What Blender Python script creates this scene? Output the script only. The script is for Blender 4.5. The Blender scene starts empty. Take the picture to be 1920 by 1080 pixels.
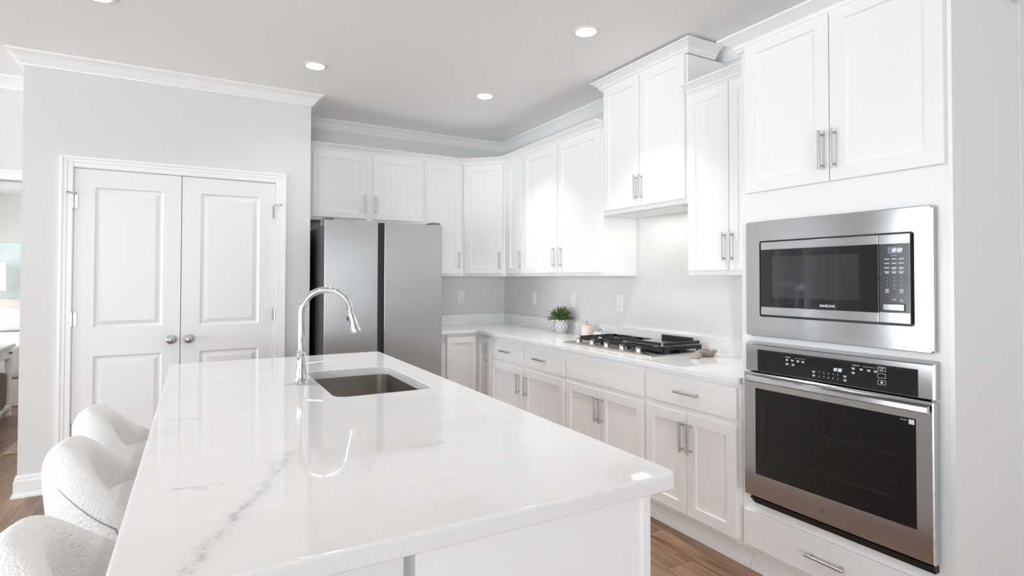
import bpy, bmesh, math, random
from mathutils import Vector, Matrix, noise as mnoise
R = math.radians
PI = math.pi
scene = bpy.context.scene
COL = scene.collection

# ------------------------------------------------------------------ camera
YAW, PITCH, ROLL, FPX, SHY, CAMH = R(29.3751), R(0.9724), R(0.1228), 1049.2554, 35.247, 1.3815
Fv = Vector((math.sin(YAW)*math.cos(PITCH), math.cos(YAW)*math.cos(PITCH), math.sin(PITCH)))
R0 = Vector((math.cos(YAW), -math.sin(YAW), 0))
U0 = R0.cross(Fv)
Rv = R0*math.cos(ROLL) + U0*math.sin(ROLL)
Uv = -R0*math.sin(ROLL) + U0*math.cos(ROLL)
cd = bpy.data.cameras.new('camera')
cam = bpy.data.objects.new('camera', cd)
COL.objects.link(cam)
cam.matrix_world = Matrix(((Rv.x, Uv.x, -Fv.x, 0), (Rv.y, Uv.y, -Fv.y, 0), (Rv.z, Uv.z, -Fv.z, CAMH), (0, 0, 0, 1)))
cd.sensor_width = 36.0
cd.lens = FPX/1920*36
cd.shift_y = -SHY/1920
cd.clip_start = 0.05
scene.camera = cam

# ------------------------------------------------------------------ world, colour management
wd = bpy.data.worlds.new('world')
scene.world = wd
wd.use_nodes = True
wd.node_tree.nodes['Background'].inputs[0].default_value = (0.86, 0.93, 1.0, 1)
wd.node_tree.nodes['Background'].inputs[1].default_value = 3.0
scene.view_settings.view_transform = 'Standard'
scene.view_settings.look = 'None'
scene.view_settings.gamma = 1
scene.view_settings.use_curve_mapping = False
scene.view_settings.exposure = 0.22
scene.cycles.max_bounces = 12
scene.cycles.diffuse_bounces = 8
scene.cycles.caustics_reflective = False
scene.cycles.caustics_refractive = False

def area(name, loc, rot, sx, sy, power, color=(1, 1, 1), parent=None, shape='RECTANGLE', spread=180):
    l = bpy.data.lights.new(name, 'AREA')
    l.shape = shape
    l.size = sx
    l.size_y = sy
    l.energy = power
    l.color = color
    l.spread = R(spread)
    o = bpy.data.objects.new(name, l)
    COL.objects.link(o)
    o.location = loc
    o.rotation_euler = rot
    if parent:
        o.parent = parent
    return o

DAY = (0.875, 0.945, 1.0)
# area lamps in place of sky light, outside the window openings, pointing in
area('daylight_lamp', (-2.85, -6.60, 1.40), (R(90), 0, 0), 4.2, 2.4, 400, DAY)  # at the unseen windows behind the camera, added to light the room
area('daylight_lamp', (-5.85, -2.5, 1.40), (R(90), 0, R(-90)), 5.4, 2.4, 20, DAY)  # at the unseen left-wall windows, added as weak fill
area('daylight_lamp', (-5.85, 2.80, 1.20), (R(120), 0, R(-90)), 3.6, 2.4, 215, DAY)  # unseen left side, added and tilted up to brighten the ceiling
area('daylight_lamp', (-3.66, 5.75, 1.35), (R(-90), 0, 0), 1.6, 1.6, 45, DAY)
area('daylight_lamp', (-3.35, 8.0, 1.5), (R(90), 0, R(-90)), 2.0, 1.8, 30, DAY)

# ------------------------------------------------------------------ materials
MATS = {}
def nt(name):
    m = bpy.data.materials.new(name)
    m.use_nodes = True
    t = m.node_tree
    return m, t, t.nodes, t.links, t.nodes['Principled BSDF']

def mat(name, col, rough=0.5, metal=0.0, spec=0.5, bump=None, emit=None, coat=0, var=0.0):
    m, t, N, L, b = nt(name)
    b.inputs['Base Color'].default_value = (*col, 1)
    b.inputs['Roughness'].default_value = rough
    b.inputs['Metallic'].default_value = metal
    b.inputs['Specular IOR Level'].default_value = spec
    if coat:
        b.inputs['Coat Weight'].default_value = coat
        b.inputs['Coat Roughness'].default_value = 0.05
    if emit:
        b.inputs['Emission Color'].default_value = (*emit[0], 1)
        b.inputs['Emission Strength'].default_value = emit[1]
    tc = N.new('ShaderNodeTexCoord')
    if var:
        n = N.new('ShaderNodeTexNoise'); n.inputs['Scale'].default_value = 3.0; n.inputs['Detail'].default_value = 4
        L.new(tc.outputs['Object'], n.inputs['Vector'])
        mx = N.new('ShaderNodeMix'); mx.data_type = 'RGBA'
        mx.inputs[6].default_value = (*[c*(1-var) for c in col], 1)
        mx.inputs[7].default_value = (*[min(1, c*(1+var)) for c in col], 1)
        L.new(n.outputs['Fac'], mx.inputs[0]); L.new(mx.outputs[2], b.inputs['Base Color'])
    if bump:
        sc, st, dist = bump
        n = N.new('ShaderNodeTexNoise'); n.inputs['Scale'].default_value = sc; n.inputs['Detail'].default_value = 3
        L.new(tc.outputs['Object'], n.inputs['Vector'])
        bp = N.new('ShaderNodeBump'); bp.inputs['Strength'].default_value = st; bp.inputs['Distance'].default_value = dist
        L.new(n.outputs['Fac'], bp.inputs['Height']); L.new(bp.outputs[0], b.inputs['Normal'])
    MATS[name] = m
    return m

WALL = mat('wall_paint', (0.735, 0.728, 0.715), 0.75, spec=0.3, bump=(260, 0.08, 0.002))
CEIL = mat('ceiling_paint', (0.92, 0.917, 0.912), 0.9, spec=0.2, bump=(200, 0.08, 0.002))
TRIM = mat('trim_paint', (0.88, 0.88, 0.876), 0.35, bump=(300, 0.02, 0.001))
CAB = mat('cabinet_paint', (0.90, 0.898, 0.893), 0.32, bump=(300, 0.02, 0.001))
DOORP = mat('door_paint', (0.82, 0.82, 0.818), 0.38, bump=(300, 0.02, 0.001))
NICKEL = mat('satin_nickel', (0.56, 0.54, 0.52), 0.33, 1.0)
CHROME = mat('chrome', (0.72, 0.72, 0.73), 0.06, 1.0)
BLACK = mat('black_plastic', (0.012, 0.012, 0.013), 0.35)
IRON = mat('cast_iron', (0.012, 0.012, 0.013), 0.42, bump=(500, 0.15, 0.001))
BGLASS = mat('black_glass', (0.012, 0.012, 0.014), 0.04, spec=0.6)
DARKGREY = mat('dark_grey_steel', (0.045, 0.045, 0.048), 0.4, 0.3)
GREYMESH = mat('grey_window_mesh', (0.03, 0.031, 0.033), 0.06, spec=0.7)
CAVITY = mat('oven_enamel', (0.06, 0.06, 0.062), 0.45, bump=(60, 0.1, 0.002))
WIRE = mat('rack_wire', (0.45, 0.45, 0.46), 0.3, 1.0)
WHITEINK = mat('white_print', (0.75, 0.77, 0.8), 0.5)
GREYINK = mat('grey_print', (0.16, 0.16, 0.17), 0.4)
LED = mat('clock_digits', (0.6, 0.8, 1.0), 0.5, emit=((0.72, 0.88, 1.0), 1.6))
DISPLAY = mat('display_grey', (0.18, 0.19, 0.24), 0.2)
LENS = mat('lamp_lens', (1, 1, 1), 0.5, emit=((1.0, 0.97, 0.93), 20.0))
PLASTIC = mat('white_plastic', (0.87, 0.865, 0.855), 0.35)
CERAMIC = mat('white_ceramic', (0.74, 0.74, 0.75), 0.35, var=0.08)
GROOVE = mat('grey_glaze_lines', (0.22, 0.21, 0.22), 0.6)
CANC = mat('blush_ceramic', (0.82, 0.70, 0.63), 0.45, var=0.1)
WOODL = mat('pale_wood', (0.62, 0.40, 0.26), 0.55, var=0.2)
TAUPE = mat('taupe_stoneware', (0.36, 0.30, 0.25), 0.3, var=0.25, bump=(40, 0.1, 0.003))
SOIL = mat('soil', (0.05, 0.035, 0.025), 0.9, bump=(120, 0.5, 0.005))
STEM = mat('green_stem', (0.07, 0.13, 0.03), 0.6)
BEDLINEN = mat('white_linen', (0.82, 0.80, 0.77), 0.9, bump=(30, 0.2, 0.01))
PILLOW = mat('cream_pillow', (0.78, 0.74, 0.69), 0.9, bump=(50, 0.2, 0.008))
LAMPSH = mat('lamp_shade', (0.9, 0.82, 0.76), 0.8, emit=((1.0, 0.80, 0.66), 0.6))
JUTE = mat('jute', (0.62, 0.52, 0.40), 0.95, bump=(180, 0.8, 0.006), var=0.15)
WICKER = mat('wicker', (0.20, 0.17, 0.14), 0.9, bump=(70, 1.0, 0.01), var=0.35)
LEG = mat('stool_leg_wood', (0.16, 0.09, 0.05), 0.5, var=0.2)
PIPING = mat('grey_seam', (0.30, 0.30, 0.31), 0.9)
BLUEB = mat('blue_button', (0.28, 0.42, 0.66), 0.4)
BRONZE = mat('dark_bronze', (0.08, 0.07, 0.06), 0.4, 0.8)

def stainless(name, grain, col=(0.585, 0.59, 0.60), rough=0.13, aniso=0.45, rot=0.0):
    m, t, N, L, b = nt(name)
    b.inputs['Metallic'].default_value = 1
    b.inputs['Base Color'].default_value = (*col, 1)
    b.inputs['Anisotropic'].default_value = aniso
    b.inputs['Anisotropic Rotation'].default_value = rot
    tg = N.new('ShaderNodeTangent'); tg.direction_type = 'RADIAL'; tg.axis = 'Z'
    L.new(tg.outputs[0], b.inputs['Tangent'])
    tc = N.new('ShaderNodeTexCoord')
    mp = N.new('ShaderNodeMapping'); mp.inputs['Scale'].default_value = grain
    n = N.new('ShaderNodeTexNoise'); n.inputs['Scale'].default_value = 1; n.inputs['Detail'].default_value = 3
    L.new(tc.outputs['Object'], mp.inputs[0]); L.new(mp.outputs[0], n.inputs['Vector'])
    mr = N.new('ShaderNodeMapRange'); mr.inputs[3].default_value = rough*0.75; mr.inputs[4].default_value = rough*1.3
    L.new(n.outputs['Fac'], mr.inputs[0]); L.new(mr.outputs[0], b.inputs['Roughness'])
    bp = N.new('ShaderNodeBump'); bp.inputs['Strength'].default_value = 0.03; bp.inputs['Distance'].default_value = 0.001
    L.new(n.outputs['Fac'], bp.inputs['Height']); L.new(bp.outputs[0], b.inputs['Normal'])
    MATS[name] = m
    return m
STEEL = stainless('brushed_steel', (3, 3, 700), rot=0.25)
FRIDGESTEEL = stainless('brushed_steel_grey', (3, 3, 700), (0.46, 0.458, 0.455), 0.30, 0.8, 0.0)
SINKSTEEL = stainless('satin_sink_steel', (60, 60, 300), (0.52, 0.49, 0.46), 0.3, 0.3)
PLATESTEEL = stainless('satin_cooktop_steel', (3, 400, 400), (0.56, 0.51, 0.47), 0.34, 0.0)

def marble(name, main_vein=False):
    m, t, N, L, b = nt(name)
    b.inputs['Roughness'].default_value = 0.045
    b.inputs['Specular IOR Level'].default_value = 0.5
    tc = N.new('ShaderNodeTexCoord')
    geo = N.new('ShaderNodeNewGeometry')
    P = geo.outputs['Position']
    def noise(scale, detail=4, rough=0.55, dist=0.0, vec=None):
        n = N.new('ShaderNodeTexNoise'); n.inputs['Scale'].default_value = scale; n.inputs['Detail'].default_value = detail
        n.inputs['Roughness'].default_value = rough; n.inputs['Distortion'].default_value = dist
        L.new(vec if vec else P, n.inputs['Vector'])
        return n.outputs['Fac']
    def mth(op, a, c=None, d=None):
        n = N.new('ShaderNodeMath'); n.operation = op
        for i, q in enumerate((a, c, d)):
            if q is None: continue
            if isinstance(q, (int, float)): n.inputs[i].default_value = q
            else: L.new(q, n.inputs[i])
        return n.outputs[0]
    def mapr(v, a, c, d=0.0, e=1.0):
        n = N.new('ShaderNodeMapRange'); n.interpolation_type = 'SMOOTHSTEP'
        L.new(v, n.inputs[0]); n.inputs[1].default_value = a; n.inputs[2].default_value = c
        n.inputs[3].default_value = d; n.inputs[4].default_value = e
        return n.outputs[0]
    # stretched coordinates: streaks run along one diagonal
    mp = N.new('ShaderNodeMapping'); mp.inputs['Rotation'].default_value = (0.2, 0.1, R(-28)); mp.inputs['Scale'].default_value = (1, 2.6, 1.6)
    L.new(P, mp.inputs[0])
    clouds = mapr(noise(2.2, 5, 0.6, 0.4, mp.outputs[0]), 0.42, 0.72)
    fine = mapr(noise(38, 3, 0.6), 0.35, 0.75)
    v1 = noise(2.6, 6, 0.62, 0.7, mp.outputs[0])
    ridge = mapr(mth('ABSOLUTE', mth('SUBTRACT', v1, 0.5)), 0.0, 0.014, 1.0, 0.0)
    mask = mapr(noise(3.1, 3, 0.5), 0.57, 0.68)
    veins = mth('MULTIPLY', ridge, mask)
    flecks = mth('MULTIPLY', mapr(noise(11, 4, 0.65, 0.8, mp.outputs[0]), 0.66, 0.74), mapr(noise(2.5, 2), 0.5, 0.62))
    dark = mth('MAXIMUM', mth('MULTIPLY', veins, 0.30), mth('MULTIPLY', flecks, 0.26))
    if main_vein:
        # one long grey vein across the near part of the slab: through (0.03,1.03) and (0.32,1.72)
        sx = N.new('ShaderNodeSeparateXYZ'); L.new(P, sx.inputs[0])
        wob = mth('ADD', mth('MULTIPLY', mth('SUBTRACT', noise(5.5, 6, 0.65), 0.5), 0.10), mth('MULTIPLY', mth('SUBTRACT', noise(19, 5, 0.65), 0.5), 0.055))
        # signed distance to the line, bent by noise
        dx, dy = 0.29, 0.69; ln = math.hypot(dx, dy); nx, ny = dy/ln, -dx/ln
        dd = mth('ADD', mth('MULTIPLY', sx.outputs[0], nx), mth('MULTIPLY', sx.outputs[1], ny))
        dd = mth('SUBTRACT', dd, -0.004*nx + 1.05*ny)
        dd = mth('ADD', dd, wob)
        al = mth('ADD', mth('MULTIPLY', sx.outputs[0], dx/ln), mth('MULTIPLY', sx.outputs[1], dy/ln))
        a0 = 0.028*dx/ln + 1.05*dy/ln
        span = mth('MULTIPLY', mapr(al, a0 - 0.10, a0 - 0.02), mapr(al, a0 + 0.50, a0 + 0.72, 1.0, 0.0))
        patch = mapr(noise(24, 5, 0.75), 0.42, 0.60, 0.06, 1.0)
        core = mth('MULTIPLY', mapr(mth('ABSOLUTE', dd), 0.001, 0.016, 1.0, 0.0), patch)
        halo = mapr(mth('ABSOLUTE', dd), 0.0, 0.05, 0.08, 0.0)
        mv = mth('MULTIPLY', mth('ADD', mth('MULTIPLY', core, 0.42), halo), span)
        dark = mth('MAXIMUM', dark, mv)
    def mixc(f, a, c):
        n = N.new('ShaderNodeMix'); n.data_type = 'RGBA'
        L.new(f, n.inputs[0])
        for i, q in ((6, a), (7, c)):
            if isinstance(q, tuple): n.inputs[i].default_value = (*q, 1)
            else: L.new(q, n.inputs[i])
        return n.outputs[2]
    base = mixc(mth('MULTIPLY', clouds, 0.55), (0.86, 0.858, 0.85), (0.79, 0.79, 0.785))
    base = mixc(mth('MULTIPLY', fine, 0.10), base, (0.72, 0.72, 0.72))
    colr = mixc(dark, base, (0.28, 0.285, 0.29))
    L.new(colr, b.inputs['Base Color'])
    MATS[name] = m
    return m
MARBLE = marble('white_marble', True)
MARBLE2 = marble('white_marble_worktop')

def wood_floor():
    m, t, N, L, b = nt('wood_planks')
    tc = N.new('ShaderNodeTexCoord')
    sp = N.new('ShaderNodeSeparateXYZ'); L.new(tc.outputs['Object'], sp.inputs[0])
    cb = N.new('ShaderNodeCombineXYZ'); L.new(sp.outputs[0], cb.inputs[1])
    rw = N.new('ShaderNodeMath'); rw.operation = 'DIVIDE'; rw.inputs[1].default_value = 0.178; L.new(sp.outputs[0], rw.inputs[0])
    fl = N.new('ShaderNodeMath'); fl.operation = 'FLOOR'; L.new(rw.outputs[0], fl.inputs[0])
    wn_ = N.new('ShaderNodeTexWhiteNoise'); wn_.noise_dimensions = '1D'; L.new(fl.outputs[0], wn_.inputs['W'])
    ya = N.new('ShaderNodeMath'); ya.operation = 'MULTIPLY_ADD'; ya.inputs[1].default_value = 1.22
    L.new(wn_.outputs['Value'], ya.inputs[0]); L.new(sp.outputs[1], ya.inputs[2]); L.new(ya.outputs[0], cb.inputs[0])
    br = N.new('ShaderNodeTexBrick')
    br.offset = 0.0; br.offset_frequency = 2; br.squash = 1
    br.inputs['Color1'].default_value = (0.0, 0.0, 0.0, 1); br.inputs['Color2'].default_value = (1, 1, 1, 1)
    br.inputs['Mortar'].default_value = (0.5, 0.5, 0.5, 1)
    br.inputs['Scale'].default_value = 1; br.inputs['Mortar Size'].default_value = 0.0016; br.inputs['Mortar Smooth'].default_value = 0.3
    br.inputs['Bias'].default_value = 0; br.inputs['Brick Width'].default_value = 1.22; br.inputs['Row Height'].default_value = 0.178
    L.new(cb.outputs[0], br.inputs['Vector'])
    # grain shifted per plank
    sh = N.new('ShaderNodeVectorMath'); sh.operation = 'SCALE'; sh.inputs[3].default_value = 7.0
    L.new(br.outputs['Color'], sh.inputs[0])
    ad = N.new('ShaderNodeVectorMath'); ad.operation = 'ADD'
    L.new(tc.outputs['Object'], ad.inputs[0]); L.new(sh.outputs[0], ad.inputs[1])
    mp = N.new('ShaderNodeMapping'); mp.inputs['Scale'].default_value = (14, 1.3, 1); L.new(ad.outputs[0], mp.inputs[0])
    n1 = N.new('ShaderNodeTexNoise'); n1.inputs['Scale'].default_value = 1.0; n1.inputs['Detail'].default_value = 6; n1.inputs['Distortion'].default_value = 1.2
    L.new(mp.outputs[0], n1.inputs['Vector'])
    mp2 = N.new('ShaderNodeMapping'); mp2.inputs['Scale'].default_value = (90, 3, 1); L.new(ad.outputs[0], mp2.inputs[0])
    n2 = N.new('ShaderNodeTexNoise'); n2.inputs['Scale'].default_value = 1.0; n2.inputs['Detail'].default_value = 3
    L.new(mp2.outputs[0], n2.inputs['Vector'])
    mixn = N.new('ShaderNodeMix'); mixn.inputs[0].default_value = 0.3
    L.new(n1.outputs['Fac'], mixn.inputs[2]); L.new(n2.outputs['Fac'], mixn.inputs[3])
    rp = N.new('ShaderNodeValToRGB')
    rp.color_ramp.elements[0].position = 0.3; rp.color_ramp.elements[0].color = (0.115, 0.060, 0.035, 1)
    rp.color_ramp.elements[1].position = 0.7; rp.color_ramp.elements[1].color = (0.44, 0.275, 0.17, 1)
    e = rp.color_ramp.elements.new(0.5); e.color = (0.31, 0.178, 0.105, 1)
    L.new(mixn.outputs[0], rp.inputs[0])
    hs = N.new('ShaderNodeHueSaturation'); hs.inputs['Saturation'].default_value = 0.98
    mr = N.new('ShaderNodeMapRange'); mr.inputs[3].default_value = 0.72; mr.inputs[4].default_value = 1.2
    L.new(br.outputs['Color'], mr.inputs[0]); L.new(mr.outputs[0], hs.inputs['Value']); L.new(rp.outputs[0], hs.inputs['Color'])
    mx = N.new('ShaderNodeMix'); mx.data_type = 'RGBA'; mx.inputs[7].default_value = (0.05, 0.03, 0.02, 1)
    L.new(br.outputs['Fac'], mx.inputs[0]); L.new(hs.outputs[0], mx.inputs[6]); L.new(mx.outputs[2], b.inputs['Base Color'])
    b.inputs['Roughness'].default_value = 0.33
    bp = N.new('ShaderNodeBump'); bp.inputs['Strength'].default_value = 0.12; bp.inputs['Distance'].default_value = 0.002
    L.new(mixn.outputs[0], bp.inputs['Height']); L.new(bp.outputs[0], b.inputs['Normal'])
    return m
FLOOR = wood_floor()

def wallpaper():
    m, t, N, L, b = nt('palm_wallpaper')
    tc = N.new('ShaderNodeTexCoord')
    sp = N.new('ShaderNodeSeparateXYZ'); L.new(tc.outputs['Object'], sp.inputs[0])
    pp = N.new('ShaderNodeMath'); pp.operation = 'PINGPONG'; pp.inputs[1].default_value = 0.16; L.new(sp.outputs[0], pp.inputs[0])
    ad = N.new('ShaderNodeMath'); ad.operation = 'MULTIPLY_ADD'; ad.inputs[1].default_value = 1.3
    L.new(pp.outputs[0], ad.inputs[0]); L.new(sp.outputs[2], ad.inputs[2])
    sn = N.new('ShaderNodeMath'); sn.operation = 'MULTIPLY'; sn.inputs[1].default_value = 120; L.new(ad.outputs[0], sn.inputs[0])
    s2 = N.new('ShaderNodeMath'); s2.operation = 'SINE'; L.new(sn.outputs[0], s2.inputs[0])
    mr = N.new('ShaderNodeMapRange'); mr.inputs[1].default_value = -0.2; mr.inputs[2].default_value = 0.4; L.new(s2.outputs[0], mr.inputs[0])
    mx = N.new('ShaderNodeMix'); mx.data_type = 'RGBA'; mx.inputs[6].default_value = (0.60, 0.79, 0.86, 1); mx.inputs[7].default_value = (0.86, 0.90, 0.92, 1)
    L.new(mr.outputs[0], mx.inputs[0]); L.new(mx.outputs[2], b.inputs['Base Color'])
    b.inputs['Roughness'].default_value = 0.8
    return m
WPAPER = wallpaper()

def boucle():
    m, t, N, L, b = nt('white_boucle')
    tc = N.new('ShaderNodeTexCoord')
    v = N.new('ShaderNodeTexVoronoi'); v.inputs['Scale'].default_value = 170
    n = N.new('ShaderNodeTexNoise'); n.inputs['Scale'].default_value = 60; n.inputs['Detail'].default_value = 4
    L.new(tc.outputs['Object'], v.inputs['Vector']); L.new(tc.outputs['Object'], n.inputs['Vector'])
    mt = N.new('ShaderNodeMath'); mt.operation = 'SUBTRACT'; L.new(n.outputs['Fac'], mt.inputs[0]); L.new(v.outputs['Distance'], mt.inputs[1])
    bp = N.new('ShaderNodeBump'); bp.inputs['Strength'].default_value = 0.7; bp.inputs['Distance'].default_value = 0.004
    L.new(mt.outputs[0], bp.inputs['Height']); L.new(bp.outputs[0], b.inputs['Normal'])
    b.inputs['Base Color'].default_value = (0.87, 0.865, 0.85, 1)
    b.inputs['Roughness'].default_value = 0.95
    b.inputs['Sheen Weight'].default_value = 0.25
    return m
BOUCLE = boucle()

def leafmat():
    m, t, N, L, b = nt('small_green_leaves')
    geo = N.new('ShaderNodeObjectInfo')
    tc = N.new('ShaderNodeTexCoord')
    n = N.new('ShaderNodeTexNoise'); n.inputs['Scale'].default_value = 60; L.new(tc.outputs['Object'], n.inputs['Vector'])
    rp = N.new('ShaderNodeValToRGB')
    rp.color_ramp.elements[0].position = 0.35; rp.color_ramp.elements[0].color = (0.030, 0.060, 0.014, 1)
    rp.color_ramp.elements[1].position = 0.65; rp.color_ramp.elements[1].color = (0.17, 0.27, 0.06, 1)
    L.new(n.outputs['Fac'], rp.inputs[0]); L.new(rp.outputs[0], b.inputs['Base Color'])
    b.inputs['Roughness'].default_value = 0.5
    return m
LEAF = leafmat()

def clearglass(name, tint=(1, 1, 1), ior=1.5):
    m = bpy.data.materials.new(name); m.use_nodes = True
    t = m.node_tree; N = t.nodes; L = t.links
    N.remove(N['Principled BSDF'])
    tr = N.new('ShaderNodeBsdfTransparent'); tr.inputs[0].default_value = (*tint, 1)
    gl = N.new('ShaderNodeBsdfGlossy'); gl.inputs['Roughness'].default_value = 0.02
    fr = N.new('ShaderNodeFresnel'); fr.inputs[0].default_value = ior
    mx = N.new('ShaderNodeMixShader')
    L.new(fr.outputs[0], mx.inputs[0]); L.new(tr.outputs[0], mx.inputs[1]); L.new(gl.outputs[0], mx.inputs[2])
    L.new(mx.outputs[0], N['Material Output'].inputs[0])
    return m
GLASS = clearglass('window_glass')
OVENGLASS = clearglass('tinted_oven_glass', (0.42, 0.42, 0.425), 1.5)

# ------------------------------------------------------------------ mesh helper
XF = {}      # world matrix of every thing built with parts

class MB:
    def __init__(self):
        self.bm = bmesh.new()
    def loop(self, pts):
        return [self.bm.verts.new(p) for p in pts]
    def face(self, vs):
        try:
            return self.bm.faces.new(vs)
        except ValueError:
            return None
    def skin(self, loops, closed=True, cap0=True, cap1=True, wrap=False):
        vl = [self.loop(l) for l in loops]
        n = len(vl[0])
        seq = list(zip(vl, vl[1:])) + ([(vl[-1], vl[0])] if wrap else [])
        for a, b in seq:
            for i in range(n if closed else n-1):
                j = (i+1) % n
                self.face((a[i], a[j], b[j], b[i]))
        if cap0 and not wrap: self.face(list(reversed(vl[0])))
        if cap1 and not wrap: self.face(vl[-1])
        return self
    def box(self, x0, x1, y0, y1, z0, z1, bev=0.0):
        b = bmesh.new()
        bmesh.ops.create_cube(b, size=1)
        for v in b.verts:
            v.co = Vector(((x0+x1)/2+v.co.x*(x1-x0), (y0+y1)/2+v.co.y*(y1-y0), (z0+z1)/2+v.co.z*(z1-z0)))
        if bev > 0:
            bmesh.ops.bevel(b, geom=b.edges[:], offset=bev, segments=2, affect='EDGES', profile=0.5)
        self.merge(b)
        return self
    def merge(self, b, M=None):
        vm = {}
        for v in b.verts:
            vm[v] = self.bm.verts.new(M @ v.co if M else v.co)
        for f in b.faces:
            self.face([vm[v] for v in f.verts])
        b.free()
    def cyl(self, p0, p1, r0, r1=None, n=20, caps=True):
        return self.tube([p0, p1], [r0, r0 if r1 is None else r1], n, caps)
    def tube(self, pts, r, n=14, caps=True):
        pts = [Vector(p) for p in pts]
        if not isinstance(r, (list, tuple)): r = [r]*len(pts)
        loops = []
        T = (pts[1]-pts[0]).normalized()
        ref = Vector((0, 0, 1)) if abs(T.z) < 0.9 else Vector((1, 0, 0))
        A = T.cross(ref).normalized()
        for i, p in enumerate(pts):
            if i == 0: t = pts[1]-pts[0]
            elif i == len(pts)-1: t = pts[-1]-pts[-2]
            else: t = (pts[i+1]-pts[i]).normalized()+(pts[i]-pts[i-1]).normalized()
            t.normalize()
            A = (A - t*A.dot(t)).normalized()
            B = t.cross(A)
            loops.append([p+(A*math.cos(2*PI*k/n)+B*math.sin(2*PI*k/n))*r[i] for k in range(n)])
        return self.skin(loops, True, caps, caps)
    def lathe(self, prof, c=(0, 0, 0), n=40, cap0=True, cap1=True, axis='z'):
        loops = []
        for r, z in prof:
            l = []
            for k in range(n):
                a = 2*PI*k/n
                if axis == 'z': q = (c[0]+r*math.cos(a), c[1]+r*math.sin(a), c[2]+z)
                elif axis == '-y': q = (c[0]+r*math.cos(a), c[1]-z, c[2]+r*math.sin(a))
                l.append(q)
            loops.append(l)
        return self.skin(loops, True, cap0, cap1)
    def prism(self, poly, z0, z1):
        return self.skin([[(x, y, z0) for x, y in poly], [(x, y, z1) for x, y in poly]])
    def build(self, name, m, parent=None, kind=None, world=False, origin=None, sharp=35, mods=None):
        bm = self.bm
        bmesh.ops.remove_doubles(bm, verts=bm.verts[:], dist=1e-6)
        bmesh.ops.recalc_face_normals(bm, faces=bm.faces[:])
        if parent is not None and world:
            root = parent
            while root.parent: root = root.parent
            bmesh.ops.transform(bm, matrix=XF[root.name].inverted(), verts=bm.verts[:])
        loc = None
        if parent is None:
            if origin is None:
                xs = [v.co.x for v in bm.verts]; ys = [v.co.y for v in bm.verts]; zs = [v.co.z for v in bm.verts]
                origin = ((min(xs)+max(xs))/2, (min(ys)+max(ys))/2, min(zs))
            bmesh.ops.translate(bm, verts=bm.verts[:], vec=-Vector(origin))
            loc = origin
        lim = R(sharp)
        for f in bm.faces: f.smooth = True
        for e in bm.edges:
            e.smooth = len(e.link_faces) == 2 and e.calc_face_angle(0) < lim
        me = bpy.data.meshes.new(name)
        bm.to_mesh(me); bm.free()
        me.materials.append(m)
        o = bpy.data.objects.new(name, me)
        COL.objects.link(o)
        if parent is not None: o.parent = parent
        if loc: o.location = loc
        if kind: o['kind'] = kind
        if mods:
            md = o.modifiers.new('subdivision', 'SUBSURF'); md.levels = mods; md.render_levels = mods
        else:
            md = o.modifiers.new('weighted_normal', 'WEIGHTED_NORMAL'); md.keep_sharp = True; md.weight = 100
        return o

def tag(o, label, cat, group=None):
    o['label'] = label; o['category'] = cat
    if group: o['group'] = group
    return o

def thing(name, label, cat, loc=(0, 0, 0), rz=0.0, group=None):
    o = bpy.data.objects.new(name, None)
    COL.objects.link(o)
    o.location = loc; o.rotation_euler = (0, 0, rz)
    o.empty_display_size = 0.1
    XF[o.name] = Matrix.Translation(Vector(loc)) @ Matrix.Rotation(rz, 4, 'Z')
    return tag(o, label, cat, group)

def copy_thing(src, loc, rz, label, group=None):
    r = src.copy(); COL.objects.link(r)
    r.location = loc; r.rotation_euler = (0, 0, rz); r['label'] = label
    if group: r['group'] = group
    for ch in list(src.children):
        c = ch.copy(); COL.objects.link(c); c.parent = r
        for g in list(ch.children):
            d = g.copy(); COL.objects.link(d); d.parent = c
    return r

def offset_path(path, o, closed):
    """points of a 2D path moved o to its right-hand side, mitred"""
    n = len(path); out = []
    for i, p in enumerate(path):
        p = Vector(p)
        def nrm(a, b):
            d = (Vector(b)-Vector(a)).normalized(); return Vector((d.y, -d.x))
        if closed: n1 = nrm(path[i-1], path[i]); n2 = nrm(path[i], path[(i+1) % n])
        elif i == 0: n1 = n2 = nrm(path[0], path[1])
        elif i == n-1: n1 = n2 = nrm(path[-2], path[-1])
        else: n1 = nrm(path[i-1], path[i]); n2 = nrm(path[i], path[i+1])
        mm = (n1+n2); mm /= max(1e-6, 1+n1.dot(n2))
        out.append(p+mm*o)
    return out

def sweep(mb, path, prof, closed=False):
    """prof: closed list of (offset to the right of the path, z)"""
    cols = [offset_path(path, o, closed) for o, z in prof]
    loops = [[(cols[k][i].x, cols[k][i].y, prof[k][1]) for k in range(len(prof))] for i in range(len(path))]
    return mb.skin(loops, True, not closed, not closed, wrap=closed)

def rrect(x0, x1, y0, y1, r, n=6):
    p = []
    for cx, cy, a0 in ((x1-r, y0+r, -90), (x1-r, y1-r, 0), (x0+r, y1-r, 90), (x0+r, y0+r, 180)):
        for k in range(n+1):
            a = R(a0+90*k/n); p.append((cx+r*math.cos(a), cy+r*math.sin(a)))
    return p

def inset(poly, d):
    return [(v.x, v.y) for v in offset_path(poly, -d, True)]   # ccw polygon: left is inside

# panels that face local -y ------------------------------------------------
def yrings(mb, rects, cap0=True, cap1=True):
    """rects: list of (x0,x1,z0,z1,y) nested rectangles skinned together"""
    return mb.skin([[(x0, y, z0), (x1, y, z0), (x1, y, z1), (x0, y, z1)] for x0, x1, z0, z1, y in rects], True, cap0, cap1)

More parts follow.
